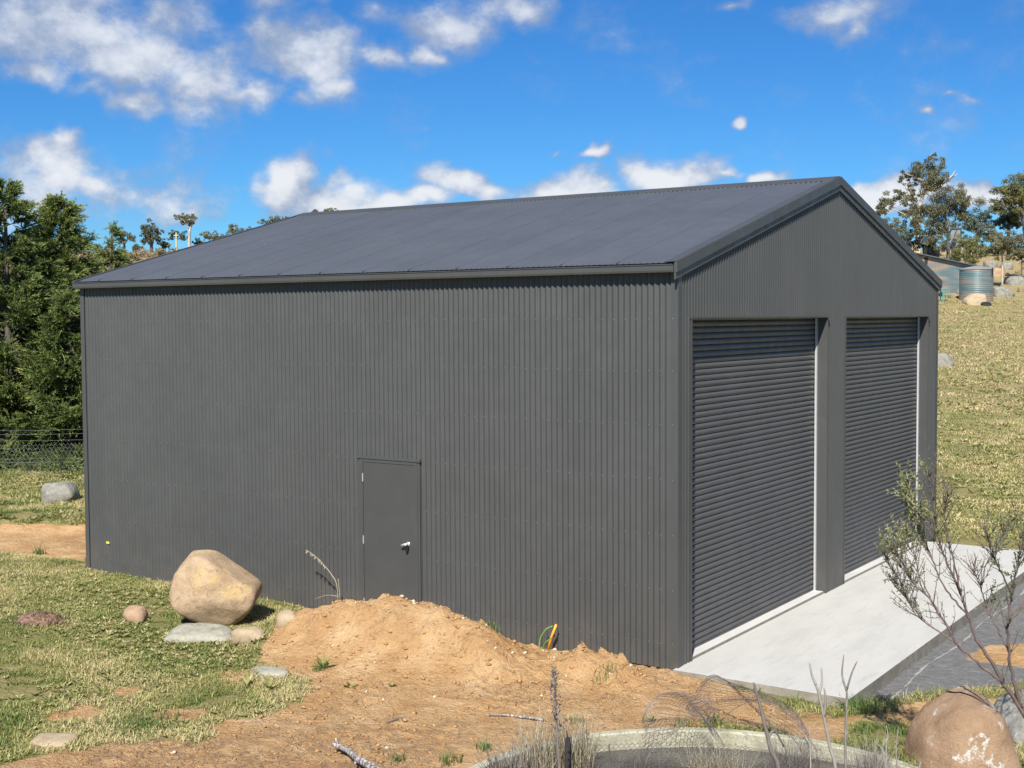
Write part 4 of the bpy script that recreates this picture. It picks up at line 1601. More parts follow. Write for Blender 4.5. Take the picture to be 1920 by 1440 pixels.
def curve_pts(pts, n=10):
    """Smooth a polyline (Catmull-Rom)."""
    P = np.asarray(pts, float)
    P = np.vstack([2 * P[0] - P[1], P, 2 * P[-1] - P[-2]])
    out = []
    for i in range(1, len(P) - 2):
        for k in range(n):
            t = k / n
            out.append(.5 * ((2 * P[i]) + (-P[i - 1] + P[i + 1]) * t + (2 * P[i - 1] - 5 * P[i] + 4 * P[i + 1] - P[i + 2]) * t * t + (-P[i - 1] + 3 * P[i] - 3 * P[i + 1] + P[i + 2]) * t ** 3))
    out.append(P[-2])
    return np.array(out)


# seeding grass stalk between boulder and mound
pb0 = at_y(635, 1125, -0.35)
g0 = np.array([pb0[0], pb0[1], hz(pb0[0], pb0[1])])
stalk = link('seed_stalk', None, None, 'tall dry grass stalk with drooping seed head at the heap edge', 'grass stalk', None, None, tuple(g0))
mb = MB()
pp = [at_y(u, v, -0.35) - g0 for (u, v) in ((636, 1124), (632, 1100), (622, 1078), (606, 1058), (590, 1042), (574, 1031))]
pp[0] = np.zeros(3)
C = curve_pts(pp, 5)
stem_mesh(mb, C, .008, .004)
pp2 = [at_y(u, v, -0.40) - g0 for (u, v) in ((638, 1124), (636, 1105), (634, 1085))]
stem_mesh(mb, curve_pts(pp2, 3), .007, .004)
pp2 = [at_y(u, v, -0.40) - g0 for (u, v) in ((634, 1118), (612, 1116), (588, 1124))]
stem_mesh(mb, curve_pts(pp2, 3), .006, .003)
link('stem', tint_obj(mb.mesh('stem', M['dry'], True), lambda n: RNG.uniform(.4, .9, n)), stalk)
P = []
D_ = []
for q in C[int(len(C) * .55):]:
    for _ in range(4):
        P.append(q)
        D_.append(np.array([RNG.normal(0, .5), RNG.normal(0, .5), -RNG.uniform(.3, 1)]))
V, Tr, tint = leaf_soup(np.array(P), np.array(D_), RNG.uniform(.03, .06, len(P)), RNG.uniform(.010, .016, len(P)), RNG.uniform(.5, 1, len(P)))
link('seed_head', raw_mesh('seed_head', V, Tr, M['dry'], False, {'tint': tint}), stalk)

# low reddish debris heap in the grass at the left
P = at_z(78, 1172, .03)
deb = thing('debris_heap', 'low rusty brown heap of dry debris in the grass far left of the boulder', 'debris heap', (P[0], P[1], hz(P[0], P[1])))
hp, hf = rock_shape(generic_planes(.62, .30, .5, 91), p=5, sub=3, rough=.06, seed=91)
Wv = hp[:, :1] * np.array([NR[0], NR[1], 0]) + hp[:, 1:2] * np.array([0, 0, 1.0]) + hp[:, 2:3] * np.array([-NF[0], -NF[1], 0])
M['debris'] = simple('rusty_needle_debris', (0.20, 0.125, 0.085), .95, 0, .4, 20)
link('core', raw_mesh('core', Wv, hf, M['debris'], True), deb, None)
n_ = 500
a = RNG.uniform(0, 6.28, n_)
r = RNG.uniform(0, 1, n_) ** .6
pts = np.stack([NR[0] * .38 * r * np.cos(a) - NF[0] * .26 * r * np.sin(a), NR[1] * .38 * r * np.cos(a) - NF[1] * .26 * r * np.sin(a), .14 * (1 - r ** 2)], 1)
link('dry_leaves', blades_mesh('dry_leaves', pts, RNG.uniform(.04, .1, n_), RNG.uniform(.005, .012, n_), RNG.uniform(.8, 1.5, n_), M['debris_leaf'], RNG.uniform(0, 1, n_)), deb, kind='stuff')

# root balls / tangles caught in the heap's front
for (u, v, r_, lb) in [(868, 1256, .085, 'round dark root tangle stuck in the heap front'), (912, 1258, .10, 'second looser root tangle at the heap foot'), (800, 1203, .12, 'dark flat patch of roots on the face of the heap')]:
    P = at_z(u, v, 0)
    for _ in range(8):
        P = at_z(u, v, hz(P[0], P[1]))
    mb = MB()
    for k in range(22):
        ph = RNG.uniform(0, 6.28)
        ax = RNG.normal(size=3)
        ax /= np.linalg.norm(ax)
        b1 = np.cross(ax, [.3, .5, .8])
        b1 /= np.linalg.norm(b1)
        b2 = np.cross(ax, b1)
        th = np.linspace(ph, ph + RNG.uniform(1.5, 4.5), 9)
        rr = r_ * RNG.uniform(.55, 1.05)
        pts = (b1[None] * np.cos(th)[:, None] + b2[None] * np.sin(th)[:, None]) * rr + ax * RNG.uniform(-.3, .3) * r_
        pts = pts * np.array([1, 1, .75]) + np.array([0, 0, r_ * .35])
        mb.tube(pts, RNG.uniform(.003, .006), 4)
    link('root_tangle', mb.mesh('root_tangle', M['bark_dark'], True), None, lb, 'roots', 'root tangles on the soil heap', None, tuple(P))

# orange conduit with earth cable by the wall
pc = at_y(1028, 1210, -0.16)
gz = hz(pc[0], pc[1])
cd = thing('cable_conduit', 'short orange conduit stub with a looped green cable against the wall', 'conduit', (pc[0], pc[1], gz))
mb = MB()
q = [at_y(1026, 1214, -0.16), at_y(1043, 1171, -0.16)]
base = np.array([pc[0], pc[1], gz])
mb.tube([q[0] - base + np.array([0, 0, -.06]), (q[0] + q[1]) / 2 - base, q[1] - base], .015, 10)
part('pipe', mb, M['orange'], cd, True)
mb = MB()
mb.tube(curve_pts([at_y(u, v, -0.16) - base for (u, v) in ((1036, 1174), (1024, 1180), (1014, 1195), (1011, 1214), (1013, 1222))], 5), .0075, 6)
mb.tube(curve_pts([at_y(u, v, -0.18) - base for (u, v) in ((1033, 1196), (1022, 1206), (1016, 1218))], 5), .0065, 6)
part('cable', mb, M['green_wire'], cd, True)

# dead branch and sticks on the soil
def lying(name, pts_px, r0, r1, mat, label, lift=.02, group=None, cat='stick', extra=None):
    W = []
    for (u, v, dz) in pts_px:
        P = at_z(u, v, dz)
        for _ in range(4):
            P = at_z(u, v, hz(P[0], P[1], False) + dz)
        W.append(P)
    W = np.array(W)
    o = W[0].copy()
    mb = MB()
    C = curve_pts(W - o, 5)
    C = C + RNG.normal(0, r0 * .12, C.shape)
    mb.tube(C, np.linspace(r0, r1, len(C)), 8)
    if extra:
        for (i, vec, rr) in extra:
            b = C[int(i * (len(C) - 1))]
            mb.tube([b, b + np.array(vec) * .5 + RNG.normal(0, .01, 3), b + np.array(vec)], [rr, rr * .8, rr * .5], 6)
    return link(name, mb.mesh(name, mat, True), None, label, cat, group, None, tuple(o))


lying('dead_branch', [(625, 1396, .07), (650, 1406, .06), (675, 1425, .06), (710, 1446, .05), (760, 1480, .05)], .022, .045, M['deadwood'],
      'bleached dead branch lying on the soil at the bottom edge', cat='branch', extra=[(.1, (-.03, .0, .07), .015), (.45, (.10, -.14, .0), .018)])
lying('stick', [(723, 1357, .015), (740, 1351, .02), (754, 1347, .02)], .010, .012, M['bark_dark'], 'short dark brown stick on the flat soil', group='sticks on the soil')
lying('stick', [(915, 1340, .012), (950, 1341, .012), (985, 1345, .015), (1020, 1350, .012)], .008, .012, M['deadwood'], 'long thin grey stick on the soil above the tank rim', group='sticks on the soil')

# ------------------------------------------------------------------ wire netting over the tank


def netting(mb, surf, nu, nv, rad, hexa=True):
    """Chicken-wire lattice over surf(u, v) -> point, u, v in 0..1."""
    segs = []
    for j in range(nv):
        for i in range(nu):
            off = .5 if j % 2 else 0
            u0 = (i + off) / nu
            a = (u0, (j + .0) / nv)
            b = (u0, (j + .35) / nv)
            segs.append((a, b))
            if j < nv - 1:
                segs.append((b, (u0 + .5 / nu, (j + 1) / nv)))
                segs.append((b, (u0 - .5 / nu, (j + 1) / nv)))
    A = surf(np.array([s[0] for s in segs]))
    B = surf(np.array([s[1] for s in segs]))
    d = B - A
    d /= np.linalg.norm(d, axis=1)[:, None] + 1e-9
    s1 = np.cross(d, [.31, .52, .79])
    s1 /= np.linalg.norm(s1, axis=1)[:, None]
    s2 = np.cross(d, s1)
    ring = [s1 * rad, (-.5 * s1 + .87 * s2) * rad, (-.5 * s1 - .87 * s2) * rad]
    V = np.stack([A + r for r in ring] + [B + r for r in ring], 1).reshape(-1, 3)
    b = np.arange(len(A))[:, None, None] * 6
    Q = (b + np.array([[[0, 1, 4, 3], [1, 2, 5, 4], [2, 0, 3, 5]]])).reshape(-1, 4)
    mb.add(V, Q)


o_net = np.array([TANK[0], TANK[1], 0.0])
net = thing('wire_netting', 'crumpled rusty wire netting slumped over the tank rim in loops', 'wire netting', tuple(o_net))


def arch(pA, pB, rise, width_dir, width, wob, seed):
    """A sheet arching from pA to pB, width along width_dir."""
    rs = np.random.default_rng(seed)
    ph = rs.uniform(0, 6.28, 4)

    def f(uv):
        u = uv[:, 0][:, None]
        v = uv[:, 1][:, None]
        P = pA * (1 - u) + pB * u + np.array([0, 0, 1.0]) * rise * np.sin(np.pi * np.clip(u, 0, 1)) ** .8 + width_dir * width * (v - .5)
        P = P + wob * np.stack([np.sin(5 * u[:, 0] + 4 * v[:, 0] + ph[0]), np.sin(6 * v[:, 0] + 3 * u[:, 0] + ph[1]), .7 * np.sin(7 * u[:, 0] - 5 * v[:, 0] + ph[2])], 1)
        return P
    return f


vert_in = np.array([-NF[0], -NF[1], 0])
right3 = np.array([NR[0], NR[1], 0])
A1 = at_z(1215, 1385, .05) - o_net
B1 = at_z(1345, 1375, .05) - o_net
mb = MB()
netting(mb, arch(A1, B1, .30, vert_in, .9, .05, 1), 16, 20, .0023)
part('netting_loop', mb, M['wire'], net)
A2 = at_z(1310, 1345, .0) - o_net
B2 = at_z(1500, 1390, .05) - o_net
mb = MB()
netting(mb, arch(A2, B2, .36, vert_in * .8 + right3 * .3, 1.0, .06, 2), 20, 20, .0023)
part('netting_loop', mb, M['wire'], net)
A3 = at_z(1060, 1395, .05) - o_net
B3 = at_z(1660, 1430, .05) - o_net
mb = MB()
netting(mb, arch(A3 + vert_in * .35, B3 + vert_in * .3, .04, vert_in, .8, .05, 3), 56, 16, .002)
part('netting_sheet', mb, M['wire'], net)
# the selvedge wires of the loops
for (Aa, Bb, rise, wd, wdt, sd) in ((A1, B1, .30, vert_in, .9, 1), (A2, B2, .36, vert_in * .8 + right3 * .3, 1.0, 2)):
    mb = MB()
    f = arch(Aa, Bb, rise, wd, wdt, .05 if sd == 1 else .06, sd)
    uu = np.linspace(0, 1, 26)
    for vv in (0.0, .06, .97):
        mb.tube(f(np.stack([uu, np.full(26, vv)], 1)), .0035, 5)
    part('edge_wire', mb, M['wire'], net, True)

# ------------------------------------------------------------------ dead stalks and dry weeds at the tank


def px_stem(name, label, px, D, r0, r1, mat, forks=(), group='dead stalks by the tank', cat='dead stalk', tint=(.3, .9), jit=.0):
    top = np.array([at_depth(u, v, D) for (u, v) in px])
    x0, y0 = top[0][:2]
    # carry the stem down to the ground or water it grows from
    rr = math.hypot(x0 - TANK[0], y0 - TANK[1])
    zg = -0.12 if rr < TR - .1 else hz(x0, y0)
    base = np.array([x0, y0, zg])
    st = link(name, None, None, label, cat, group, None, tuple(base))
    mb = MB()
    lst = [base - base] + [p - base for p in top]
    if np.linalg.norm(lst[1]) < .05:
        lst = lst[1:]
    mb.tube(curve_pts(lst, 5), np.linspace(r0, r1, (len(lst) - 1) * 5 + 1), 7)
    for fk in forks:
        C = curve_pts([at_depth(u, v, D + dd) - base for (u, v, dd) in fk], 5)
        mb.tube(C, np.linspace(r1 * 1.25, r1 * .7, len(C)), 6)
    link('stem', tint_obj(mb.mesh('stem', mat, True), lambda n: RNG.uniform(tint[0], tint[1], n)), st)
    return st, base


SD = 8.3
px_stem('dead_stalk', 'thick leaning grey dead stalk in front of the tank', [(1462, 1470), (1445, 1405), (1432, 1350), (1422, 1310), (1413, 1280)], SD, .018, .007, M['greydry'], [[(1440, 1385, 0), (1452, 1370, .02), (1470, 1400, .05)]], tint=(.15, .6))
px_stem('dead_stalk', 'pale white forked dead stalk beside the leaning grey one', [(1568, 1470), (1556, 1400), (1545, 1345), (1535, 1300), (1530, 1285)], SD, .014, .007, M['greydry'],
        [[(1530, 1285, 0), (1522, 1265, .02), (1518, 1243, .03)], [(1536, 1300, 0), (1541, 1280, .03), (1540, 1252, .05)], [(1545, 1345, 0), (1548, 1310, -.03), (1545, 1290, -.04)]], tint=(.75, 1))
px_stem('dead_stalk', 'tall grey Y shaped dead stalk in front of the apron corner', [(1586, 1470), (1585, 1400), (1587, 1340), (1588, 1300), (1587, 1290)], SD, .011, .006, M['greydry'],
        [[(1587, 1295, 0), (1579, 1265, .02), (1582, 1228, .03)], [(1588, 1292, 0), (1597, 1262, -.02), (1607, 1240, -.03)]], tint=(.35, .8))
px_stem('dead_stalk', 'short thin white dead stalk between the leaning and the forked ones', [(1520, 1470), (1519, 1410), (1518, 1362)], SD, .008, .003, M['greydry'], tint=(.8, 1))
px_stem('dead_stalk', 'thin pale forked twig stalk left of the brown rock', [(1660, 1470), (1662, 1420), (1661, 1385)], SD, .007, .004, M['greydry'],
        [[(1662, 1420, 0), (1652, 1402, .02), (1640, 1390, .02)], [(1661, 1395, 0), (1665, 1380, .01), (1662, 1360, .02)]], tint=(.6, 1))
px_stem('dead_stalk', 'thin straight grey stalk with small curl near the brown rock', [(1682, 1470), (1680, 1410), (1684, 1368)], SD, .006, .003, M['greydry'], tint=(.5, .9))
px_stem('dead_stalk', 'slim brown stalk rising from the water right of the dark stump', [(1142, 1470), (1143, 1425), (1142, 1395)], SD + .9, .008, .005, M['greydry'], tint=(0, .2))
# mullein stalk with seed clusters
st, bs = px_stem('mullein_stalk', 'tall dead mullein stalk with clustered seed pods at the tank', [(1050, 1480), (1046, 1400), (1042, 1330), (1038, 1255)], 9.3, .013, .006, M['greydry'], group=None, cat='dead mullein', tint=(.2, .6))
P = []
for k in range(230):
    f = RNG.uniform(0, 1) ** 1.2
    q = at_depth(1038 + 7 * f, 1253 + 120 * f, 9.3) - bs
    P.append(q + RNG.normal(0, 1, 3) * np.array([.012, .012, .004]) * (1 + f))
P = np.array(P)
V, Tr, tint = leaf_soup(P, RNG.normal(size=(len(P), 3)) + np.array([0, 0, .6]), RNG.uniform(.015, .034, len(P)), RNG.uniform(.010, .018, len(P)), RNG.uniform(.0, .6, len(P)))
link('seed_pods', raw_mesh('seed_pods', V, Tr, M['greydry'], False, {'tint': tint}), st, kind='stuff')
# charred post stub in the tank
pp = at_depth(1066, 1470, 10.2)
stub = thing('post_stub', 'short charred timber post stub standing in the tank', 'post', (pp[0], pp[1], -0.24))
mb = MB()
tp = at_depth(1065, 1383, 10.2) - np.array([pp[0], pp[1], -.24])
mb.tube([(0, 0, -.1), tp * .5, tp * .93, tp], [.034, .031, .026, .018], 9)
mb.tube([tp * .95, tp * 1.0 + np.array([-.012, 0, .055])], [.010, .004], 5)
part('stub', mb, simple('charred_timber', (0.028, 0.026, 0.025), .9, 0, .5, 20), stub)

# clumps of dry weeds growing in the tank
def dry_clump(u, v, D, n, L, spread, label, tint, lean=(.05, .5), w=.0085, mat='dry', wisps=0):
    P0 = at_depth(u, v, D)
    rr = math.hypot(P0[0] - TANK[0], P0[1] - TANK[1])
    z0 = -.12 if rr < TR - .1 else hz(P0[0], P0[1])
    a = RNG.uniform(0, 6.28, n)
    r = RNG.uniform(0, 1, n) ** .7 * spread
    pts = np.stack([r * np.cos(a), r * np.sin(a), np.zeros(n)], 1)
    me = blades_mesh('dry_weed', pts, RNG.uniform(.5, 1.1, n) * L, RNG.uniform(.6, 1.3, n) * w, RNG.uniform(lean[0], lean[1], n), M[mat], RNG.uniform(tint[0], tint[1], n))
    link('dry_weed', me, None, label, 'dry weed', 'dry weed clumps in the tank', None, (P0[0], P0[1], z0))


dry_clump(1010, 1440, 11.25, 260, .66, .20, 'straw coloured dry weed clump left of the dark post stub', (.2, .9))
dry_clump(1075, 1445, 11.3, 320, .68, .17, 'dense dry weed clump around the dark post stub', (.1, .8))
dry_clump(955, 1440, 11.1, 260, .50, .22, 'low grey weed clump inside the left rim of the tank', (0, .6), (.2, .9), mat='greydry')
dry_clump(1200, 1450, 11.2, 170, .46, .25, 'sparse grey stems standing in the water at the tank middle', (0, .5), (.1, .9), .004, 'greydry')
dry_clump(1490, 1440, 11.2, 700, .56, .26, 'wispy brown weed mass at the right side of the tank', (.1, .8), (.1, 1.0), .004, 'greydry')
dry_clump(1345, 1440, 11.2, 480, .48, .28, 'tangled thin dry grass below the netting loops', (.2, .9), (.3, 1.1), .004)
dry_clump(1630, 1445, 10.9, 380, .54, .2, 'thin grey weed stems at the right rim of the tank', (.2, .8), (.05, .7), .004, 'greydry')
dry_clump(1640, 1385, 11.3, 110, .42, .14, 'grey feathery weed on the grass left of the brown rock', (.5, 1), (.05, .6), .006, 'greydry')


# ------------------------------------------------------------------ tea tree shrub at the right edge
def build_shrub():
    D0 = 11.0
    root_px = (2002, 1477)
    R0 = at_depth(*root_px, D0)
    g = np.array([R0[0], R0[1], hz(R0[0], R0[1])])
    root = thing('tea_tree_shrub', 'sparse leggy shrub with fine leaves leaning over the apron', 'shrub', tuple(g))
    mbw = MB()
    leaves_P = []
    leaves_D = []
    leaves_T = []
    rs = np.random.default_rng(77)

    def to3(pl, d0, d1):
        n = len(pl)
        return np.array([at_depth(u, v, D0 + d0 + (d1 - d0) * i / max(1, n - 1)) for i, (u, v) in enumerate(pl)]) - g
    limbs = [
        ([(2002, 1477), (1980, 1435), (1950, 1385), (1915, 1330), (1882, 1282)], 0, 0, .026, .017),
        ([(1882, 1282), (1840, 1248), (1800, 1212), (1770, 1165), (1745, 1125), (1712, 1092), (1694, 1062), (1680, 1040)], 0, .1, .015, .004),
        ([(1882, 1282), (1855, 1235), (1832, 1200), (1815, 1155), (1800, 1110), (1782, 1070), (1766, 1030), (1752, 985), (1750, 930), (1742, 895)], 0, -.15, .015, .0035),
        ([(1915, 1330), (1900, 1275), (1892, 1225), (1890, 1170), (1898, 1115), (1908, 1060), (1915, 1010)], 0, -.3, .016, .005),
        ([(1892, 1225), (1872, 1180), (1852, 1140), (1838, 1100), (1825, 1070)], -.1, .15, .010, .003),
        ([(1800, 1212), (1770, 1190), (1740, 1172), (1715, 1150), (1700, 1120), (1690, 1100)], .02, .3, .009, .003),
        ([(1815, 1155), (1785, 1120), (1762, 1085), (1745, 1040), (1730, 1005), (1718, 970), (1708, 940)], -.05, .2, .009, .003),
        ([(1800, 1110), (1790, 1060), (1775, 1010), (1770, 960), (1778, 930)], -.1, -.35, .008, .003),
        ([(1766, 1030), (1735, 985), (1715, 950), (1702, 915)], -.12, 0, .006, .0025),
        ([(1898, 1115), (1875, 1070), (1862, 1040), (1855, 1010)], -.2, -.4, .008, .003),
        ([(1890, 1170), (1925, 1120), (1950, 1060), (1965, 1000)], -.2, -.1, .011, .004),
        ([(1838, 1100), (1850, 1060), (1868, 1030), (1880, 1000)], .1, .2, .005, .002),
        ([(1745, 1125), (1725, 1080), (1715, 1045), (1700, 1020)], .08, .1, .006, .0025),
        ([(1712, 1092), (1690, 1085), (1672, 1068), (1664, 1050)], .1, 0, .005, .002)]
    twigs = []
    for pl, d0, d1, a, b in limbs:
        C = curve_pts(to3(pl, d0, d1), 5)
        C = C + rs.normal(0, .004, C.shape)
        mbw.tube(C, np.linspace(a, b, len(C)), 6)
        if a < .03:
            k0 = int(len(C) * .35)
            for i in range(k0, len(C)):
                if rs.uniform() < .8:
                    T = C[min(i + 1, len(C) - 1)] - C[max(i - 1, 0)]
                    twigs.append((C[i], T / (np.linalg.norm(T) + 1e-9), i / len(C)))
            twigs.append((C[-1], (C[-1] - C[-3]) / np.linalg.norm(C[-1] - C[-3]), 1.0))
    for (p, T, f) in twigs:
        for _ in range(2 if f < .7 else 3):
            d = T * .9 + rs.normal(0, .55, 3) + np.array([0, 0, .35])
            d /= np.linalg.norm(d)
            ln = rs.uniform(.12, .30)
            q = [p]
            for s in range(4):
                d = d + rs.normal(0, .16, 3) + np.array([0, 0, .07])
                d /= np.linalg.norm(d)
                q.append(q[-1] + d * ln / 4)
            q = np.array(q)
            mbw.tube(q, np.linspace(.0034, .0014, 5), 4)
            px = CAM  # leaf density: fuller towards the twig ends
            w = q[-1] + g
            rel = w - CAM
            u = 960 + F_PX * (rel @ RT) / (rel @ fwd)
            v = 720 - F_PX * (rel @ UP) / (rel @ fwd)
            dens = 6
            if u > 1850 and v < 1160:
                dens = 24
            if v < 1000 and u < 1745:
                dens = 34
            if u < 1720 and v > 1000:
                dens = 15
            if 1735 < u < 1850:
                dens = 3
            for k in range(dens):
                s = rs.uniform(.25, 1.0)
                i = min(3, int(s * 4))
                b0 = q[i] + (q[i + 1] - q[i]) * (s * 4 - i)
                leaves_P.append(b0)
                leaves_D.append(d * .9 + rs.normal(0, .6, 3))
                leaves_T.append(rs.uniform(.35, 1) if v < 1010 and u < 1745 else rs.uniform(0, .6))
    me = mbw.mesh('branches', M['bark_shrub'], True)
    link('branches', me, root)
    n = len(leaves_P)
    V, Tr, tint = leaf_soup(np.array(leaves_P), np.array(leaves_D), rs.uniform(.022, .048, n), rs.uniform(.006, .011, n), np.array(leaves_T))
    link('foliage', raw_mesh('foliage', V, Tr, M['teatree'], False, {'tint': tint}), root, kind='stuff')


build_shrub()

# ------------------------------------------------------------------ wire fence at the left
fence = thing('wire_fence', 'low wire netting fence with two plain wires before the conifers', 'fence', tuple(at_z(80, 915, 0)))
fo = np.array(fence.location)
fa = at_depth(-420, 918, 32.6)
fb = at_depth(420, 912, 33.4)
fa[2] = hz(fa[0], fa[1])
fb[2] = hz(fb[0], fb[1])
fl = np.linalg.norm(fb - fa)
FH = .86
mb = MB()


def fsurf(uv):
    P = fa * (1 - uv[:, :1]) + fb * uv[:, :1]
    P[:, 2] = height(P[:, 0], P[:, 1], False)
    P[:, 2] += uv[:, 1] * FH + .006 * np.sin(uv[:, 0] * 40) * uv[:, 1]
    return P - fo


netting(mb, fsurf, int(fl / .10), 10, .0019)
part('wire_mesh', mb, M['fence_wire'], fence, kind='stuff')
uu = np.linspace(0, 1, 40)
for hgt in (FH, 1.02, 1.13, .30):
    mb = MB()
    f = fsurf(np.stack([uu, np.full(40, hgt / FH)], 1))
    mb.tube(f, .0035, 4)
    part('strand', mb, M['fence_wire'], fence)
for k in (.01, .30, .72, .99):
    f = fsurf(np.array([[k, 0.0]]))[0]
    mb = MB()
    mb.tube([f + np.array([0, .05, -.2]), f + np.array([0, .05, 1.2])], [.06, .055], 8)
    part('post', mb, M['post'], fence)

# ------------------------------------------------------------------ trees


def conifer(u, v_top, D, base_v, spread, label, seed, dens=1.0, lean=0.0, tint=.0, ragged=.28, leaf=.10, zbase=None):
    rs = np.random.default_rng(seed)
    top = at_depth(u, v_top, D)
    x0, y0 = top[0], top[1]
    z0 = hz(x0, y0, False) if zbase is None else zbase
    H = top[2] - z0
    root = thing('conifer_tree', label, 'conifer', (x0, y0, z0), 'conifers behind the fence')
    mb = MB()
    hh = np.linspace(0, 1, 9)
    mb.tube(np.stack([lean * np.sin(hh * 2) + rs.normal(0, .02, 9), rs.normal(0, .02, 9), hh * H * .96], 1), np.linspace(.02 * H, .004 * H, 9), 8)
    P = []
    Dr = []
    T = []
    nb = int(215 * dens * H / 7)
    for k in range(nb):
        f = rs.uniform(0.0, 1) ** 1.05 * .985 + .015
        z = H * f
        R = spread * (1 - f) ** .92 * (0.95 + ragged * rs.normal()) + .12
        R = max(.12, R)
        az = rs.uniform(0, 6.28)
        d = np.array([math.cos(az), math.sin(az), 0])
        p0 = np.array([0, 0, z - .08 * R])
        n = 7
        t = np.linspace(0, 1, n)
        # limbs rise, arch over and sweep up again at the tip
        pts = p0 + d[None] * (R * t)[:, None] + np.array([0, 0, 1.0])[None] * (R * (.42 * t - .28 * t ** 2 + .20 * t ** 4) * (1.0 if f < .8 else 1.5))[:, None]
        pts += rs.normal(0, .03 * R, pts.shape)
        if f < .14:
            pts[:, 2] -= (.30 * t * R)
            pts[:, 2] = np.maximum(pts[:, 2], .06)
        mb.tube(pts, np.linspace(.012 * R + .006, .004, n), 4, cap=False)
        nt = int(14 + 24 * R)
        for j in range(nt):
            s = rs.uniform(.22, 1) ** .8
            i = min(n - 2, int(s * (n - 1)))
            b = pts[i] + (pts[i + 1] - pts[i]) * (s * (n - 1) - i)
            ax = pts[i + 1] - pts[i]
            ax /= np.linalg.norm(ax)
            td = ax * 1.0 + rs.normal(0, .40, 3) * np.array([1, 1, .55]) + np.array([0, 0, .10])
            td /= np.linalg.norm(td)
            tl = rs.uniform(.24, .66) * (.6 + .5 * R / max(.3, spread))
            q = 19
            ss = np.linspace(.1, 1, q)
            pos = b + td[None] * (tl * ss)[:, None]
            pos[:, 2] += -.26 * tl * ss ** 2
            ld = td[None] * 1.15 + rs.normal(0, .36, (q, 3)) - np.array([0, 0, .18])
            P.append(pos)
            Dr.append(ld)
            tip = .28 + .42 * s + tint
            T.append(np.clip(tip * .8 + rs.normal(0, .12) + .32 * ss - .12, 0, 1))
    P = np.vstack(P)
    Dr = np.vstack(Dr)
    T = np.concatenate(T)
    n = len(P)
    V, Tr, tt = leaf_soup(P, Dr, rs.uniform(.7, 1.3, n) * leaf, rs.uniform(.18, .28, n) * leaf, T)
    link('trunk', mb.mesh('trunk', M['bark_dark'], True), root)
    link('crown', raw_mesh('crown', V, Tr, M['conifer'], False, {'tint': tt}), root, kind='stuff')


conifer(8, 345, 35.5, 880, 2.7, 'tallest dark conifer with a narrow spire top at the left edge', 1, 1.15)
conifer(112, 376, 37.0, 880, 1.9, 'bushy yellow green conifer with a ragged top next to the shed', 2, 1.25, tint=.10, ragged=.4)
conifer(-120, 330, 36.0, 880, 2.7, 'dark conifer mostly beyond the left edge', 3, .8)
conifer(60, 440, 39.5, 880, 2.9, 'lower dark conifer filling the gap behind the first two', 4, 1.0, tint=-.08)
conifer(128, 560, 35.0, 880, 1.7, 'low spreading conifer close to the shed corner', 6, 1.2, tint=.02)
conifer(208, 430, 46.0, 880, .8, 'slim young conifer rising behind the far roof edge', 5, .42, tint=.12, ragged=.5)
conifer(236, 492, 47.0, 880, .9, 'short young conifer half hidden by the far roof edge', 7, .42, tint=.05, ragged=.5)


def crown_cloud(rs, clumps, per, leaf, bias=0.0):
    """Leaf faces spread through uneven clumps (centre, radius)."""
    P = []
    T = []
    for c, r in clumps:
        n = int(per * (r ** 1.5) + 20)
        d = rs.normal(size=(n, 3))
        d /= np.linalg.norm(d, axis=1)[:, None]
        rad = r * rs.uniform(.15, 1.0, n) ** .5
        lump = .72 + .55 * fbm3(d * 1.7 + c, 1.0, 3, int(rs.integers(1, 999)))
        p = c + d * (rad * lump)[:, None] * np.array([1, 1, .72])
        P.append(p)
        T.append(np.clip(.45 + bias + rs.normal(0, .22, n) + rs.normal(0, .12), 0, 1))
    P = np.vstack(P)
    T = np.concatenate(T)
    n = len(P)
    D = rs.normal(size=(n, 3)) + np.array([0, 0, -.5])
    return leaf_soup(P, D, rs.uniform(.6, 1.4, n) * leaf, rs.uniform(.4, .6, n) * leaf, T)


def gum(u, v_base, D, limbs, clumps, mat, bark, label, seed, leaf=.30, per=150, trunk_r=.25, group='trees on the hillside', cat='tree', name='gum_tree', bias=0.0, dspread=1.0):
    """Tree on the hill: limbs as pixel polylines (u, v) at depth D, clumps as (u, v, radius px)."""
    rs = np.random.default_rng(seed)
    B = at_depth(u, v_base, D)
    z0 = hz(B[0], B[1], False)
    base = np.array([B[0], B[1], z0])
    root = thing(name, label, cat, tuple(base), group)
    s = D / F_PX
    mb = MB()
    for li, lim in enumerate(limbs):
        pts = [at_depth(a, b, D) for a, b in lim]
        if li == 0:
            pts[0] = base - np.array([0, 0, .3])
        pts = np.array(pts) - base
        if li:
            off = rs.uniform(-1, 1) * 1.2 * dspread
            w = np.linspace(0, 1, len(pts))[:, None]
            pts = pts + np.array([NF[0], NF[1], 0]) * off * w
        C = curve_pts(pts, 4)
        C = C + rs.normal(0, trunk_r * .10, C.shape)
        r0 = trunk_r if li == 0 else trunk_r * .55
        mb.tube(C, np.linspace(r0, r0 * (.5 if li == 0 else .22), len(C)), 7)
    cl = []
    for (a, b, r) in clumps:
        R = r * s * 1.18
        c = at_depth(a, b, D) - base + np.array([NF[0], NF[1], 0]) * rs.uniform(-1, 1) * R * .8 * dspread
        for _ in range(13):
            cl.append((c + rs.normal(0, .56, 3) * R * np.array([1, 1, .8]), R * rs.uniform(.18, .50)))
    V, Tr, tt = crown_cloud(rs, cl, per * 2.0, leaf * .62, bias)
    link('trunk', mb.mesh('trunk', bark, True), root)
    link('crown', raw_mesh('crown', V, Tr, mat, False, {'tint': tt}), root, kind='stuff')


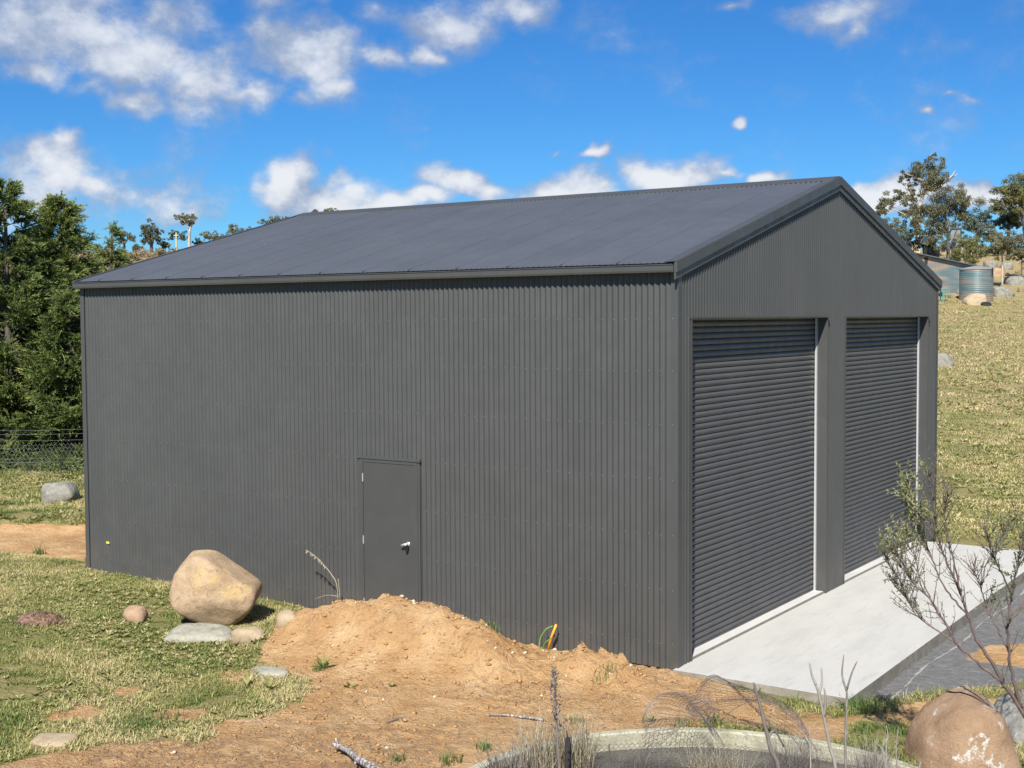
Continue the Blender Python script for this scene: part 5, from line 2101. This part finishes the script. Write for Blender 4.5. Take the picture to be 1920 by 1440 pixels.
# right hand hill
gum(1716, 485, 152, [[(1716, 485), (1722, 430), (1724, 390), (1733, 360), (1742, 335), (1745, 305)], [(1724, 395), (1706, 370), (1694, 345)], [(1722, 430), (1700, 405), (1668, 392)],
                     [(1735, 358), (1760, 352), (1778, 338), (1798, 325)], [(1740, 340), (1718, 335), (1695, 325)], [(1778, 338), (1786, 328), (1790, 320)], [(1760, 352), (1775, 356)]],
    [(1744, 302, 14), (1738, 322, 22), (1755, 332, 22), (1728, 335, 14), (1700, 330, 10), (1762, 342, 14), (1712, 365, 15), (1690, 365, 15), (1672, 380, 15), (1660, 388, 13), (1652, 394, 8),
     (1668, 420, 16), (1684, 436, 20), (1700, 400, 10), (1714, 410, 11), (1745, 345, 12)],
    M['gum'], M['bark_pale'], 'tallest gum tree with bare pale trunk above the shed gable', 201, leaf=.34, per=130, trunk_r=.27)
gum(1778, 475, 140, [[(1780, 475), (1778, 445), (1775, 420), (1770, 395)], [(1779, 450), (1765, 425), (1745, 405)], [(1778, 445), (1790, 415), (1800, 390)], [(1781, 465), (1788, 440), (1795, 420)]],
    [(1770, 372, 24), (1790, 375, 24), (1808, 380, 16), (1750, 390, 24), (1740, 405, 20), (1775, 400, 26), (1800, 400, 16), (1735, 435, 18), (1760, 425, 16), (1745, 450, 14), (1725, 440, 12)],
    M['gum'], M['bark_dark'], 'rounded dark brown green gum tree in front of the tallest gum', 202, leaf=.30, per=170, trunk_r=.20, bias=-.12)
gum(1832, 470, 165, [[(1832, 470), (1832, 440), (1830, 415)]], [(1822, 410, 16), (1840, 415, 18), (1850, 405, 14), (1836, 430, 16), (1816, 428, 14), (1812, 415, 10)],
    M['blue_gum'], M['bark_dark'], 'blue grey tree between the dark gum and the black pine', 203, leaf=.34, per=150, trunk_r=.2)
gum(1891, 445, 150, [[(1891, 445), (1891, 425), (1889, 400)]], [(1889, 398, 16), (1877, 412, 10), (1902, 412, 10), (1889, 414, 14), (1870, 420, 6), (1908, 420, 6)],
    M['blue_gum'], M['bark_dark'], 'small almost black pine under the big right hand crown', 204, leaf=.26, per=260, trunk_r=.22, bias=-.45, name='pine_tree')
gum(1925, 470, 146, [[(1925, 470), (1922, 430), (1915, 390), (1908, 360)], [(1920, 410), (1900, 385), (1885, 370)]],
    [(1915, 345, 22), (1900, 360, 22), (1882, 368, 18), (1925, 360, 26), (1905, 385, 18), (1880, 385, 14), (1930, 390, 24), (1945, 340, 24), (1870, 390, 10)],
    M['wattle'], M['bark_dark'], 'broad olive gum crown at the right edge', 205, leaf=.32, per=170, trunk_r=.3, bias=-.1)
gum(1820, 490, 127, [[(1820, 490), (1819, 475), (1816, 462)]], [(1815, 460, 20), (1832, 460, 18), (1800, 472, 14), (1840, 470, 14), (1820, 478, 18), (1792, 482, 10)],
    M['wattle'], M['bark_dark'], 'low spreading olive wattle bush above the tin shed', 206, leaf=.24, per=230, trunk_r=.10, name='wattle_bush', cat='bush')
gum(1880, 512, 119, [[(1880, 512), (1879, 485), (1878, 462)]], [(1878, 452, 18), (1866, 462, 13), (1890, 460, 14), (1878, 468, 14)],
    M['gum'], M['bark_pale'], 'small gum tree with a straight white trunk right of the water tank', 207, leaf=.24, per=220, trunk_r=.10, bias=-.05)
gum(1915, 490, 125, [[(1918, 490), (1917, 470)]], [(1915, 465, 17), (1928, 460, 18), (1908, 478, 10), (1920, 478, 14)],
    M['gum'], M['bark_dark'], 'dull green shrub at the right edge beside the small gum', 208, leaf=.24, per=220, trunk_r=.08, name='hill_shrub', cat='bush')
gum(1712, 470, 143, [[(1712, 478), (1714, 460)]], [(1708, 448, 14), (1722, 455, 13), (1700, 440, 10), (1735, 460, 9)],
    M['blue_gum'], M['bark_dark'], 'dark bluish bush at the foot of the tallest gum', 209, leaf=.26, per=200, trunk_r=.10, bias=-.1, name='hill_shrub', cat='bush')
gum(1860, 447, 168, [[(1860, 470), (1858, 440)]], [(1858, 432, 14), (1868, 440, 12), (1848, 442, 12)],
    M['gum'], M['bark_dark'], 'grey shrub on the crest behind the wattle bush', 210, leaf=.30, per=170, trunk_r=.10, name='hill_shrub', cat='bush', bias=.15)

gum(1795, 470, 160, [[(1795, 472), (1795, 455)]], [(1790, 452, 11), (1803, 450, 11), (1775, 462, 9)], M['blue_gum'], M['bark_dark'], 'blue grey shrub beside the narrow grey hut', 211, leaf=.28, per=170, trunk_r=.08, name='hill_shrub', cat='bush')
gum(1895, 470, 160, [[(1895, 475), (1895, 455)]], [(1890, 452, 12), (1905, 455, 12), (1875, 455, 9)], M['gum'], M['bark_dark'], 'grey brown shrub below the black pine', 212, leaf=.28, per=170, trunk_r=.08, name='hill_shrub', cat='bush', bias=.1)
gum(1755, 470, 158, [[(1755, 474), (1755, 460)]], [(1752, 460, 9), (1764, 458, 9)], M['blue_gum'], M['bark_dark'], 'low grey shrub behind the black stock trough', 213, leaf=.28, per=170, trunk_r=.08, name='hill_shrub', cat='bush', bias=.15)
# left hand crest
LG = 'trees along the left crest'
gum(152, 470, 205, [[(152, 470), (153, 450)]], [(150, 450, 12), (163, 446, 12), (142, 458, 8), (168, 458, 8)], M['gum'], M['bark_dark'], 'dark rounded shrub on the crest next to the conifers', 301, leaf=.42, per=70, trunk_r=.2, group=LG, bias=-.15, name='crest_shrub', cat='bush')
gum(232, 470, 205, [[(236, 470), (232, 455), (224, 440)], [(233, 458), (245, 448)]], [(222, 436, 8), (232, 440, 7), (246, 446, 8), (228, 450, 6)], M['gum'], M['bark_dark'], 'thin two headed gum beside the young conifer spire', 302, leaf=.40, per=70, trunk_r=.22, group=LG)
gum(284, 468, 205, [[(286, 468), (284, 450), (280, 430)], [(285, 455), (296, 440)], [(284, 450), (270, 440)]], [(272, 428, 9), (283, 430, 10), (293, 436, 9), (286, 446, 10), (270, 450, 7), (298, 450, 6), (278, 440, 8)], M['gum'], M['bark_dark'],
    'dense dark gum on the crest between thin trees', 303, leaf=.40, per=85, trunk_r=.30, group=LG, bias=-.2)
gum(331, 462, 206, [[(332, 464), (331, 445)]], [(326, 438, 6), (335, 440, 7), (342, 446, 5), (322, 446, 4)], M['blue_gum'], M['bark_dark'], 'small tree behind the pale pole on the crest', 304, leaf=.36, per=80, trunk_r=.15, group=LG)
gum(355, 462, 204, [[(354, 464), (355, 445), (357, 428), (362, 416)], [(356, 430), (348, 416), (340, 410)]], [(337, 409, 7), (350, 411, 6), (364, 409, 7), (358, 416, 6), (345, 415, 4)], M['gum'], M['bark_pale'],
    'umbrella shaped gum with bare trunk standing tall on the crest', 305, leaf=.36, per=85, trunk_r=.26, group=LG, bias=.1)
gum(393, 462, 204, [[(393, 462), (393, 448)]], [(385, 444, 8), (398, 442, 9), (408, 447, 6)], M['gum'], M['bark_dark'], 'olive shrub on the crest just above the roof edge', 306, leaf=.38, per=80, trunk_r=.15, group=LG, name='crest_shrub', cat='bush', bias=.05)
gum(440, 450, 204, [[(440, 455), (440, 436)]], [(434, 432, 8), (446, 434, 8), (455, 437, 5)], M['gum'], M['bark_dark'], 'brownish shrub peeking over the roof slope', 307, leaf=.38, per=80, trunk_r=.15, group=LG, name='crest_shrub', cat='bush')
gum(508, 435, 204, [[(508, 440), (508, 418)]], [(500, 416, 8), (512, 411, 9), (520, 415, 6)], M['blue_gum'], M['bark_dark'], 'grey green shrub peeking over the roof further up', 308, leaf=.38, per=75, trunk_r=.15, group=LG, name='crest_shrub', cat='bush', bias=.1)
gum(620, 420, 204, [[(620, 425), (620, 400)]], [(616, 397, 7), (626, 399, 6)], M['gum'], M['bark_dark'], 'tree top just showing above the far end of the ridge', 309, leaf=.38, per=75, trunk_r=.15, group=LG, name='crest_shrub', cat='bush')
rsx = np.random.default_rng(909)
for i, (u, v, r) in enumerate([(180, 466, 9), (206, 468, 8), (255, 466, 7), (310, 463, 6), (372, 458, 7), (418, 450, 7), (470, 438, 8), (540, 416, 7), (590, 402, 5)]):
    gum(u, v + 4, 208, [[(u, v + 4), (u, v - 2)]], [(u - r * .5, v - 2, r * .7), (u + r * .5, v - 3, r * .75), (u, v - 6, r * .55)], M['gum'] if i % 2 else M['blue_gum'], M['bark_dark'],
        ['low grey shrub on the crest right of the dark rounded shrub', 'small scrubby bush on the crest below the conifer spire', 'low bush between the two headed gum and the dense gum', 'low bush between the dense gum and the pale pole',
         'low bush right of the umbrella shaped gum', 'small bush right of the olive crest shrub', 'small bush higher up along the roof edge', 'small bush just below the far end of the roof ridge', 'tiny bush at the far corner of the roof ridge'][i],
        400 + i, leaf=.36, per=80, trunk_r=.10, group='low bushes along the left crest', name='crest_bush', cat='bush', bias=float(rsx.uniform(-.1, .2)))
# pale pole on the crest
pp = at_depth(331, 472, 196)
zz = hz(pp[0], pp[1], False)
pole = thing('timber_pole', 'pale thin pole standing among the crest trees', 'pole', (pp[0], pp[1], zz))
tp = at_depth(331, 436, 196)[2] - zz
mb = MB()
mb.tube([(0, 0, -.3), (0, 0, tp)], [.13, .10], 7)
mb.box(-.5, .5, -.05, .05, tp - .5, tp - .36)
part('mast', mb, simple('pale_timber', (0.55, 0.47, 0.30), .8), pole)

# scrub over the left hill: low dry tussocks and bushes nobody could count
def scrub():
    n = 900
    t = RNG.uniform(52, 204, n)
    s = RNG.uniform(-.46, -.10, n) * t
    x, y = ts_to_xy(t, s)
    z = height(x, y, False)
    P = []
    T = []
    for i in range(n):
        r = RNG.uniform(.25, .9)
        k = 34
        d = RNG.normal(size=(k, 3))
        d /= np.linalg.norm(d, axis=1)[:, None]
        P.append(np.array([x[i], y[i], z[i] + r * .35]) + d * r * RNG.uniform(.4, 1, (k, 1)) * np.array([1, 1, .6]))
        T.append(np.clip(RNG.uniform(0, 1) + RNG.normal(0, .15, k), 0, 1))
    P = np.vstack(P)
    T = np.concatenate(T)
    m = len(P)
    V, Tr, tt = leaf_soup(P, RNG.normal(size=(m, 3)) + np.array([0, 0, .4]), RNG.uniform(.25, .55, m), RNG.uniform(.10, .22, m), T)
    mt = leaf_mat('dry_scrub', [(0, (0.07, 0.065, 0.03)), (.4, (0.17, 0.125, 0.065)), (.7, (0.28, 0.21, 0.12)), (1, (0.38, 0.31, 0.17))])
    link('scrub', raw_mesh('scrub', V, Tr, mt, False, {'tint': tt}), None, 'dry brown scrub and tussocks covering the left hillside', None, None, 'stuff')


scrub()
def tussocks():
    n = 420
    t = RNG.uniform(108, 175, n)
    s = RNG.uniform(.10, .60, n) * t
    x, y = ts_to_xy(t, s)
    z = height(x, y, False)
    P = []
    T = []
    for i in range(n):
        k = 26
        r = RNG.uniform(.12, .4)
        d = RNG.normal(size=(k, 3))
        P.append(np.array([x[i], y[i], z[i]]) + d * r * np.array([.6, .6, .1]))
        T.append(np.clip(RNG.uniform(.2, 1) + RNG.normal(0, .15, k), 0, 1))
    P = np.vstack(P)
    T = np.concatenate(T)
    m = len(P)
    V, Tr, tt = leaf_soup(P, RNG.normal(size=(m, 3)) * .5 + np.array([0, 0, 1.0]), RNG.uniform(.25, .6, m), RNG.uniform(.05, .10, m), T)
    link('tussocks', raw_mesh('tussocks', V, Tr, M['dry'], False, {'tint': tt}), None, 'straw coloured tussocks on the right hillside', None, None, 'stuff')


tussocks()

# ------------------------------------------------------------------ the farm buildings on the right hill


def build_tin_shed():
    D = 114.0
    s = D / F_PX
    P = at_depth(1790, 555, D)
    z0 = hz(P[0], P[1], False)
    base = np.array([P[0], P[1], z0])
    root = thing('tin_shed', 'old tin shed mottled with blue and rusty painted reflections, with sloping roof up the paddock', 'shed', tuple(base))
    ex = np.array([NR[0], NR[1], 0.0]) * .985 + np.array([NF[0], NF[1], 0.0]) * .17
    ey = np.array([-ex[1], ex[0], 0.0])
    x0, x1, dep = -75 * s, 55 * s, 7.0
    def zt(x):
        f = (x - x0) / (x1 - x0)
        v = 478 + (503 - 478) * f
        return (P[2] - z0) + (555 - v) * s
    def pt(x, y, z):
        return ex * x + ey * y + np.array([0, 0, z])
    # corrugated front wall sheets
    w = (x1 - x0) / 7
    for k in range(7):
        a0, a1 = x0 + k * w, x0 + (k + 1) * w
        n = 20
        aa = np.linspace(a0, a1, n)
        V = []
        for i, a in enumerate(aa):
            o = -.02 * (i % 2)
            V.append(pt(a, o, -.3))
            V.append(pt(a, o, zt(a)))
        Q = [(2 * i, 2 * i + 2, 2 * i + 3, 2 * i + 1) for i in range(n - 1)]
        link('wall_sheet', raw_mesh('wall_sheet', np.array(V), np.array(Q), M['tin']), root)
    mb = MB()
    V = [pt(x, y, z) for x in (x0, x1) for (y, z) in ((.01, -.3), (dep, -.3), (dep, zt(x)), (.01, zt(x)))]
    mb.add(V, [(0, 1, 2, 3), (4, 7, 6, 5), (1, 5, 6, 2)])
    part('side_walls', mb, M['tin'], root)
    mb = MB()
    V = [pt(x, y, zt(x) + dz) for x in (x0 - .3, x1 + .25) for y in (-.35, dep + .3) for dz in (.02, .12)]
    mb.add(V, [(1, 3, 7, 5), (0, 4, 6, 2), (0, 1, 5, 4), (2, 6, 7, 3), (0, 2, 3, 1), (4, 5, 7, 6)])
    part('roof', mb, M['tin_roof'], root)
    mb = MB()
    a0, a1 = -62 * s, -54 * s
    V = [pt(a0, -.03, zt(a0) - .12), pt(a1, -.03, zt(a0) - .12), pt(a1 - .1, -.03, zt(a0) - .75), pt(a0, -.03, zt(a0) - .75)]
    V2 = [v + ey * .02 for v in V]
    mb.add(V + V2, [(0, 1, 2, 3), (0, 4, 5, 1), (1, 5, 6, 2), (2, 6, 7, 3), (3, 7, 4, 0)])
    part('opening', mb, M['hut_dark'], root)


build_tin_shed()


def build_water_tank():
    D = 109.0
    s = D / F_PX
    P = at_depth(1830, 556, D)
    z0 = hz(P[0], P[1], False)
    root = thing('water_tank', 'round mottled corrugated water tank in front of the tin shed', 'water tank', (P[0], P[1], z0))
    R, H = 30.5 * s, (P[2] - z0) + 51 * s
    n = 48
    ang = np.linspace(0, 2 * math.pi, n, endpoint=False)
    zs = np.linspace(-.3, H, 37)
    V = []
    for k, z in enumerate(zs):
        r = R - (.018 if k % 2 else 0)
        for a in ang:
            V.append((r * math.cos(a), r * math.sin(a), z))
    Q = []
    for k in range(len(zs) - 1):
        for i in range(n):
            j = (i + 1) % n
            Q.append((k * n + i, k * n + j, (k + 1) * n + j, (k + 1) * n + i))
    link('shell', raw_mesh('shell', np.array(V), np.array(Q), M['tin']), root)
    mb = MB()
    V = []
    for r, z in ((R + .05, H - .05), (R + .05, H + .03), (R * .6, H + .16), (.3, H + .26), (.0001, H + .27)):
        for a in ang:
            V.append((r * math.cos(a), r * math.sin(a), z))
    Q = []
    for k in range(4):
        for i in range(n):
            j = (i + 1) % n
            Q.append((k * n + i, k * n + j, (k + 1) * n + j, (k + 1) * n + i))
    mb.add(V, Q)
    part('lid', mb, M['hut'], root)
    mb = MB()
    a = math.atan2(-NF[1], -NF[0]) + .75
    mb.tube([(math.cos(a) * (R + .05), math.sin(a) * (R + .05), H + .1), (math.cos(a) * (R + .06), math.sin(a) * (R + .06), H - .6)], .05, 6)
    part('overflow_pipe', mb, M['black'], root)


build_water_tank()


def build_hut(u, v_base, w_px, h_px, D, label, wall, side, name='garden_hut', yaw=.5, cat='hut'):
    s = D / F_PX
    P = at_depth(u, v_base, D)
    z0 = hz(P[0], P[1], False)
    root = thing(name, label, cat, (P[0], P[1], z0))
    W = w_px * s
    H = P[2] - z0 + h_px * s
    ex = np.array([NR[0], NR[1], 0.0]) * math.cos(yaw) + np.array([NF[0], NF[1], 0.0]) * math.sin(yaw)
    ey = np.array([-ex[1], ex[0], 0.0])

    def pt(x, y, z):
        return ex * x + ey * y + np.array([0, 0, z])
    mb = MB()
    V = [pt(x, y, z) for z in (-.3, H) for y in (0, W * .9) for x in (-W / 2, W / 2)]
    mb.add(V, [(0, 1, 5, 4), (2, 6, 7, 3), (0, 4, 6, 2)])
    part('wall', mb, wall, root)
    mb = MB()
    mb.add(V, [(1, 3, 7, 5)])
    part('end_wall', mb, side, root)
    mb = MB()
    V = [pt(x, y, H + dz + .12 * (y > 0)) for x in (-W / 2 - .12, W / 2 + .12) for y in (-.15, W * .9 + .15) for dz in (.003, .08)]
    mb.add(V, [(1, 3, 7, 5), (0, 4, 6, 2), (0, 1, 5, 4), (2, 6, 7, 3), (0, 2, 3, 1), (4, 5, 7, 6)])
    part('roof', mb, M['tin_roof'], root)
    mb = MB()
    for k in range(9):
        x = -W / 2 + W * (k + .5) / 9
        q = [pt(x + a, -.02, z) for z in (-.2, H - .05) for a in (-W * .028, W * .028)]
        q2 = [p + ey * .018 for p in q]
        mb.add(q + q2, [(0, 1, 3, 2), (0, 2, 6, 4), (1, 5, 7, 3)])
    part('cladding_ribs', mb, wall, root)


build_hut(1792, 458, 16, 29, 146, 'narrow tall grey hut with a black end among the gum trunks', M['hut'], M['hut_dark'], yaw=-.45)
build_hut(1716, 474, 20, 20, 150, 'small cream hut partly hidden behind the shed roof line', M['cream'], M['cream'], name='cream_hut', yaw=.2)
# dark stock trough below the gums
P = at_depth(1746, 474, 141)
tz = hz(P[0], P[1], False)
tr = thing('stock_trough', 'long black stock trough under the dark gum tree', 'trough', (P[0], P[1], tz))
s = 141 / F_PX
mb = MB()
L_, W_, H_ = 30 * s, .7, P[2] - tz + 10 * s
q = []
for z, f in ((-.1, .88), (H_, 1.0), (H_, .90), (H_ * .4, .8)):
    for (a, b) in ((-1, -1), (1, -1), (1, 1), (-1, 1)):
        v = right3 * a * L_ / 2 * f + vert_in * -b * W_ / 2 * f
        q.append((v[0], v[1], z))
mb.add(q, [(4 * k + i, 4 * k + (i + 1) % 4, 4 * k + 4 + (i + 1) % 4, 4 * k + 4 + i) for k in range(3) for i in range(4)] + [(12, 13, 14, 15)])
part('trough', mb, M['black'], tr)
# teal trolley in front of the tin shed
P = at_depth(1769, 555, 108)
tz = hz(P[0], P[1], False)
tr = thing('garden_trolley', 'teal metal frame trolley against the tin shed wall', 'trolley', (P[0], P[1], tz))
s = 108 / F_PX
zb = P[2] - tz
mb = MB()
for a in (-3.5, 5.5):
    for b in (-.3, .3):
        p0 = right3 * a * s + vert_in * b
        mb.tube([p0 + np.array([0, 0, -.05]), p0 + np.array([0, 0, zb + 13 * s])], .04, 6)
for zz in (13, 6, 1.5):
    for b in (-.3, .3):
        mb.tube([right3 * -3.5 * s + vert_in * b + np.array([0, 0, zb + zz * s]), right3 * 5.5 * s + vert_in * b + np.array([0, 0, zb + zz * s])], .035, 6)
mb.tube([right3 * -3.5 * s + np.array([0, 0, zb + 11 * s]), right3 * -9 * s + np.array([0, 0, zb + 4 * s])], .05, 6)
part('frame', mb, M['teal'], tr)
mb = MB()
c = right3 * -5 * s + np.array([0, 0, zb + 3 * s])
mb.tube([c + vert_in * .06, c - vert_in * .06], .2, 12)
part('wheel', mb, M['tyre'], tr)
# old tyre beside the pale boulder
P = at_depth(1849, 559, 104.5)
tz = hz(P[0], P[1], False)
V = []
Q = []
nu, nv = 24, 10
for i in range(nu):
    a = i / nu * 2 * math.pi
    for j in range(nv):
        b = j / nv * 2 * math.pi
        r = .32 + .11 * math.cos(b)
        V.append((r * math.cos(a), r * math.sin(a), .12 + .12 * math.sin(b)))
        Q.append((i * nv + j, ((i + 1) % nu) * nv + j, ((i + 1) % nu) * nv + (j + 1) % nv, i * nv + (j + 1) % nv))
ty = link('tyre', raw_mesh('tyre', np.array(V), np.array(Q), M['tyre'], True), None, 'old black tyre lying beside the pinkish boulder by the water tank', 'tyre', None, None, (P[0], P[1], tz + .05))
ty.rotation_euler = (.25, .1, 0)


# bird on top of the tallest gum
P = at_depth(1750, 290, 151)
bird = thing('bird', 'black bird perched on the very top of the tallest gum', 'bird', tuple(P))
D_, F_ = ICO[3]
body = D_ * np.array([.24, .11, .12])
body[:, 2] += body[:, 0] * .55
k = np.maximum(0, body[:, 0] - .12)
body[:, 2] += k * .3
head = D_ * .085 + np.array([.25, 0, .22])
mb = MB()
mb.add(body, tris=F_)
mb.add(head, tris=F_)
mb.add([(.31, -.02, .22), (.31, .02, .22), (.31, 0, .25), (.42, 0, .215)], tris=[(0, 1, 3), (1, 2, 3), (2, 0, 3)])
mb.add([(-.16, -.06, -.06), (-.16, .06, -.06), (-.46, .05, -.24), (-.46, -.05, -.24), (-.16, 0, -.12), (-.46, 0, -.27)], [(0, 1, 2, 3), (0, 3, 5, 4), (1, 4, 5, 2)])
mb.tube([(.02, .03, -.05), (.02, .03, -.22)], .012, 4)
mb.tube([(.02, -.03, -.05), (.02, -.03, -.22)], .012, 4)
part('body', mb, M['black'], bird, True)
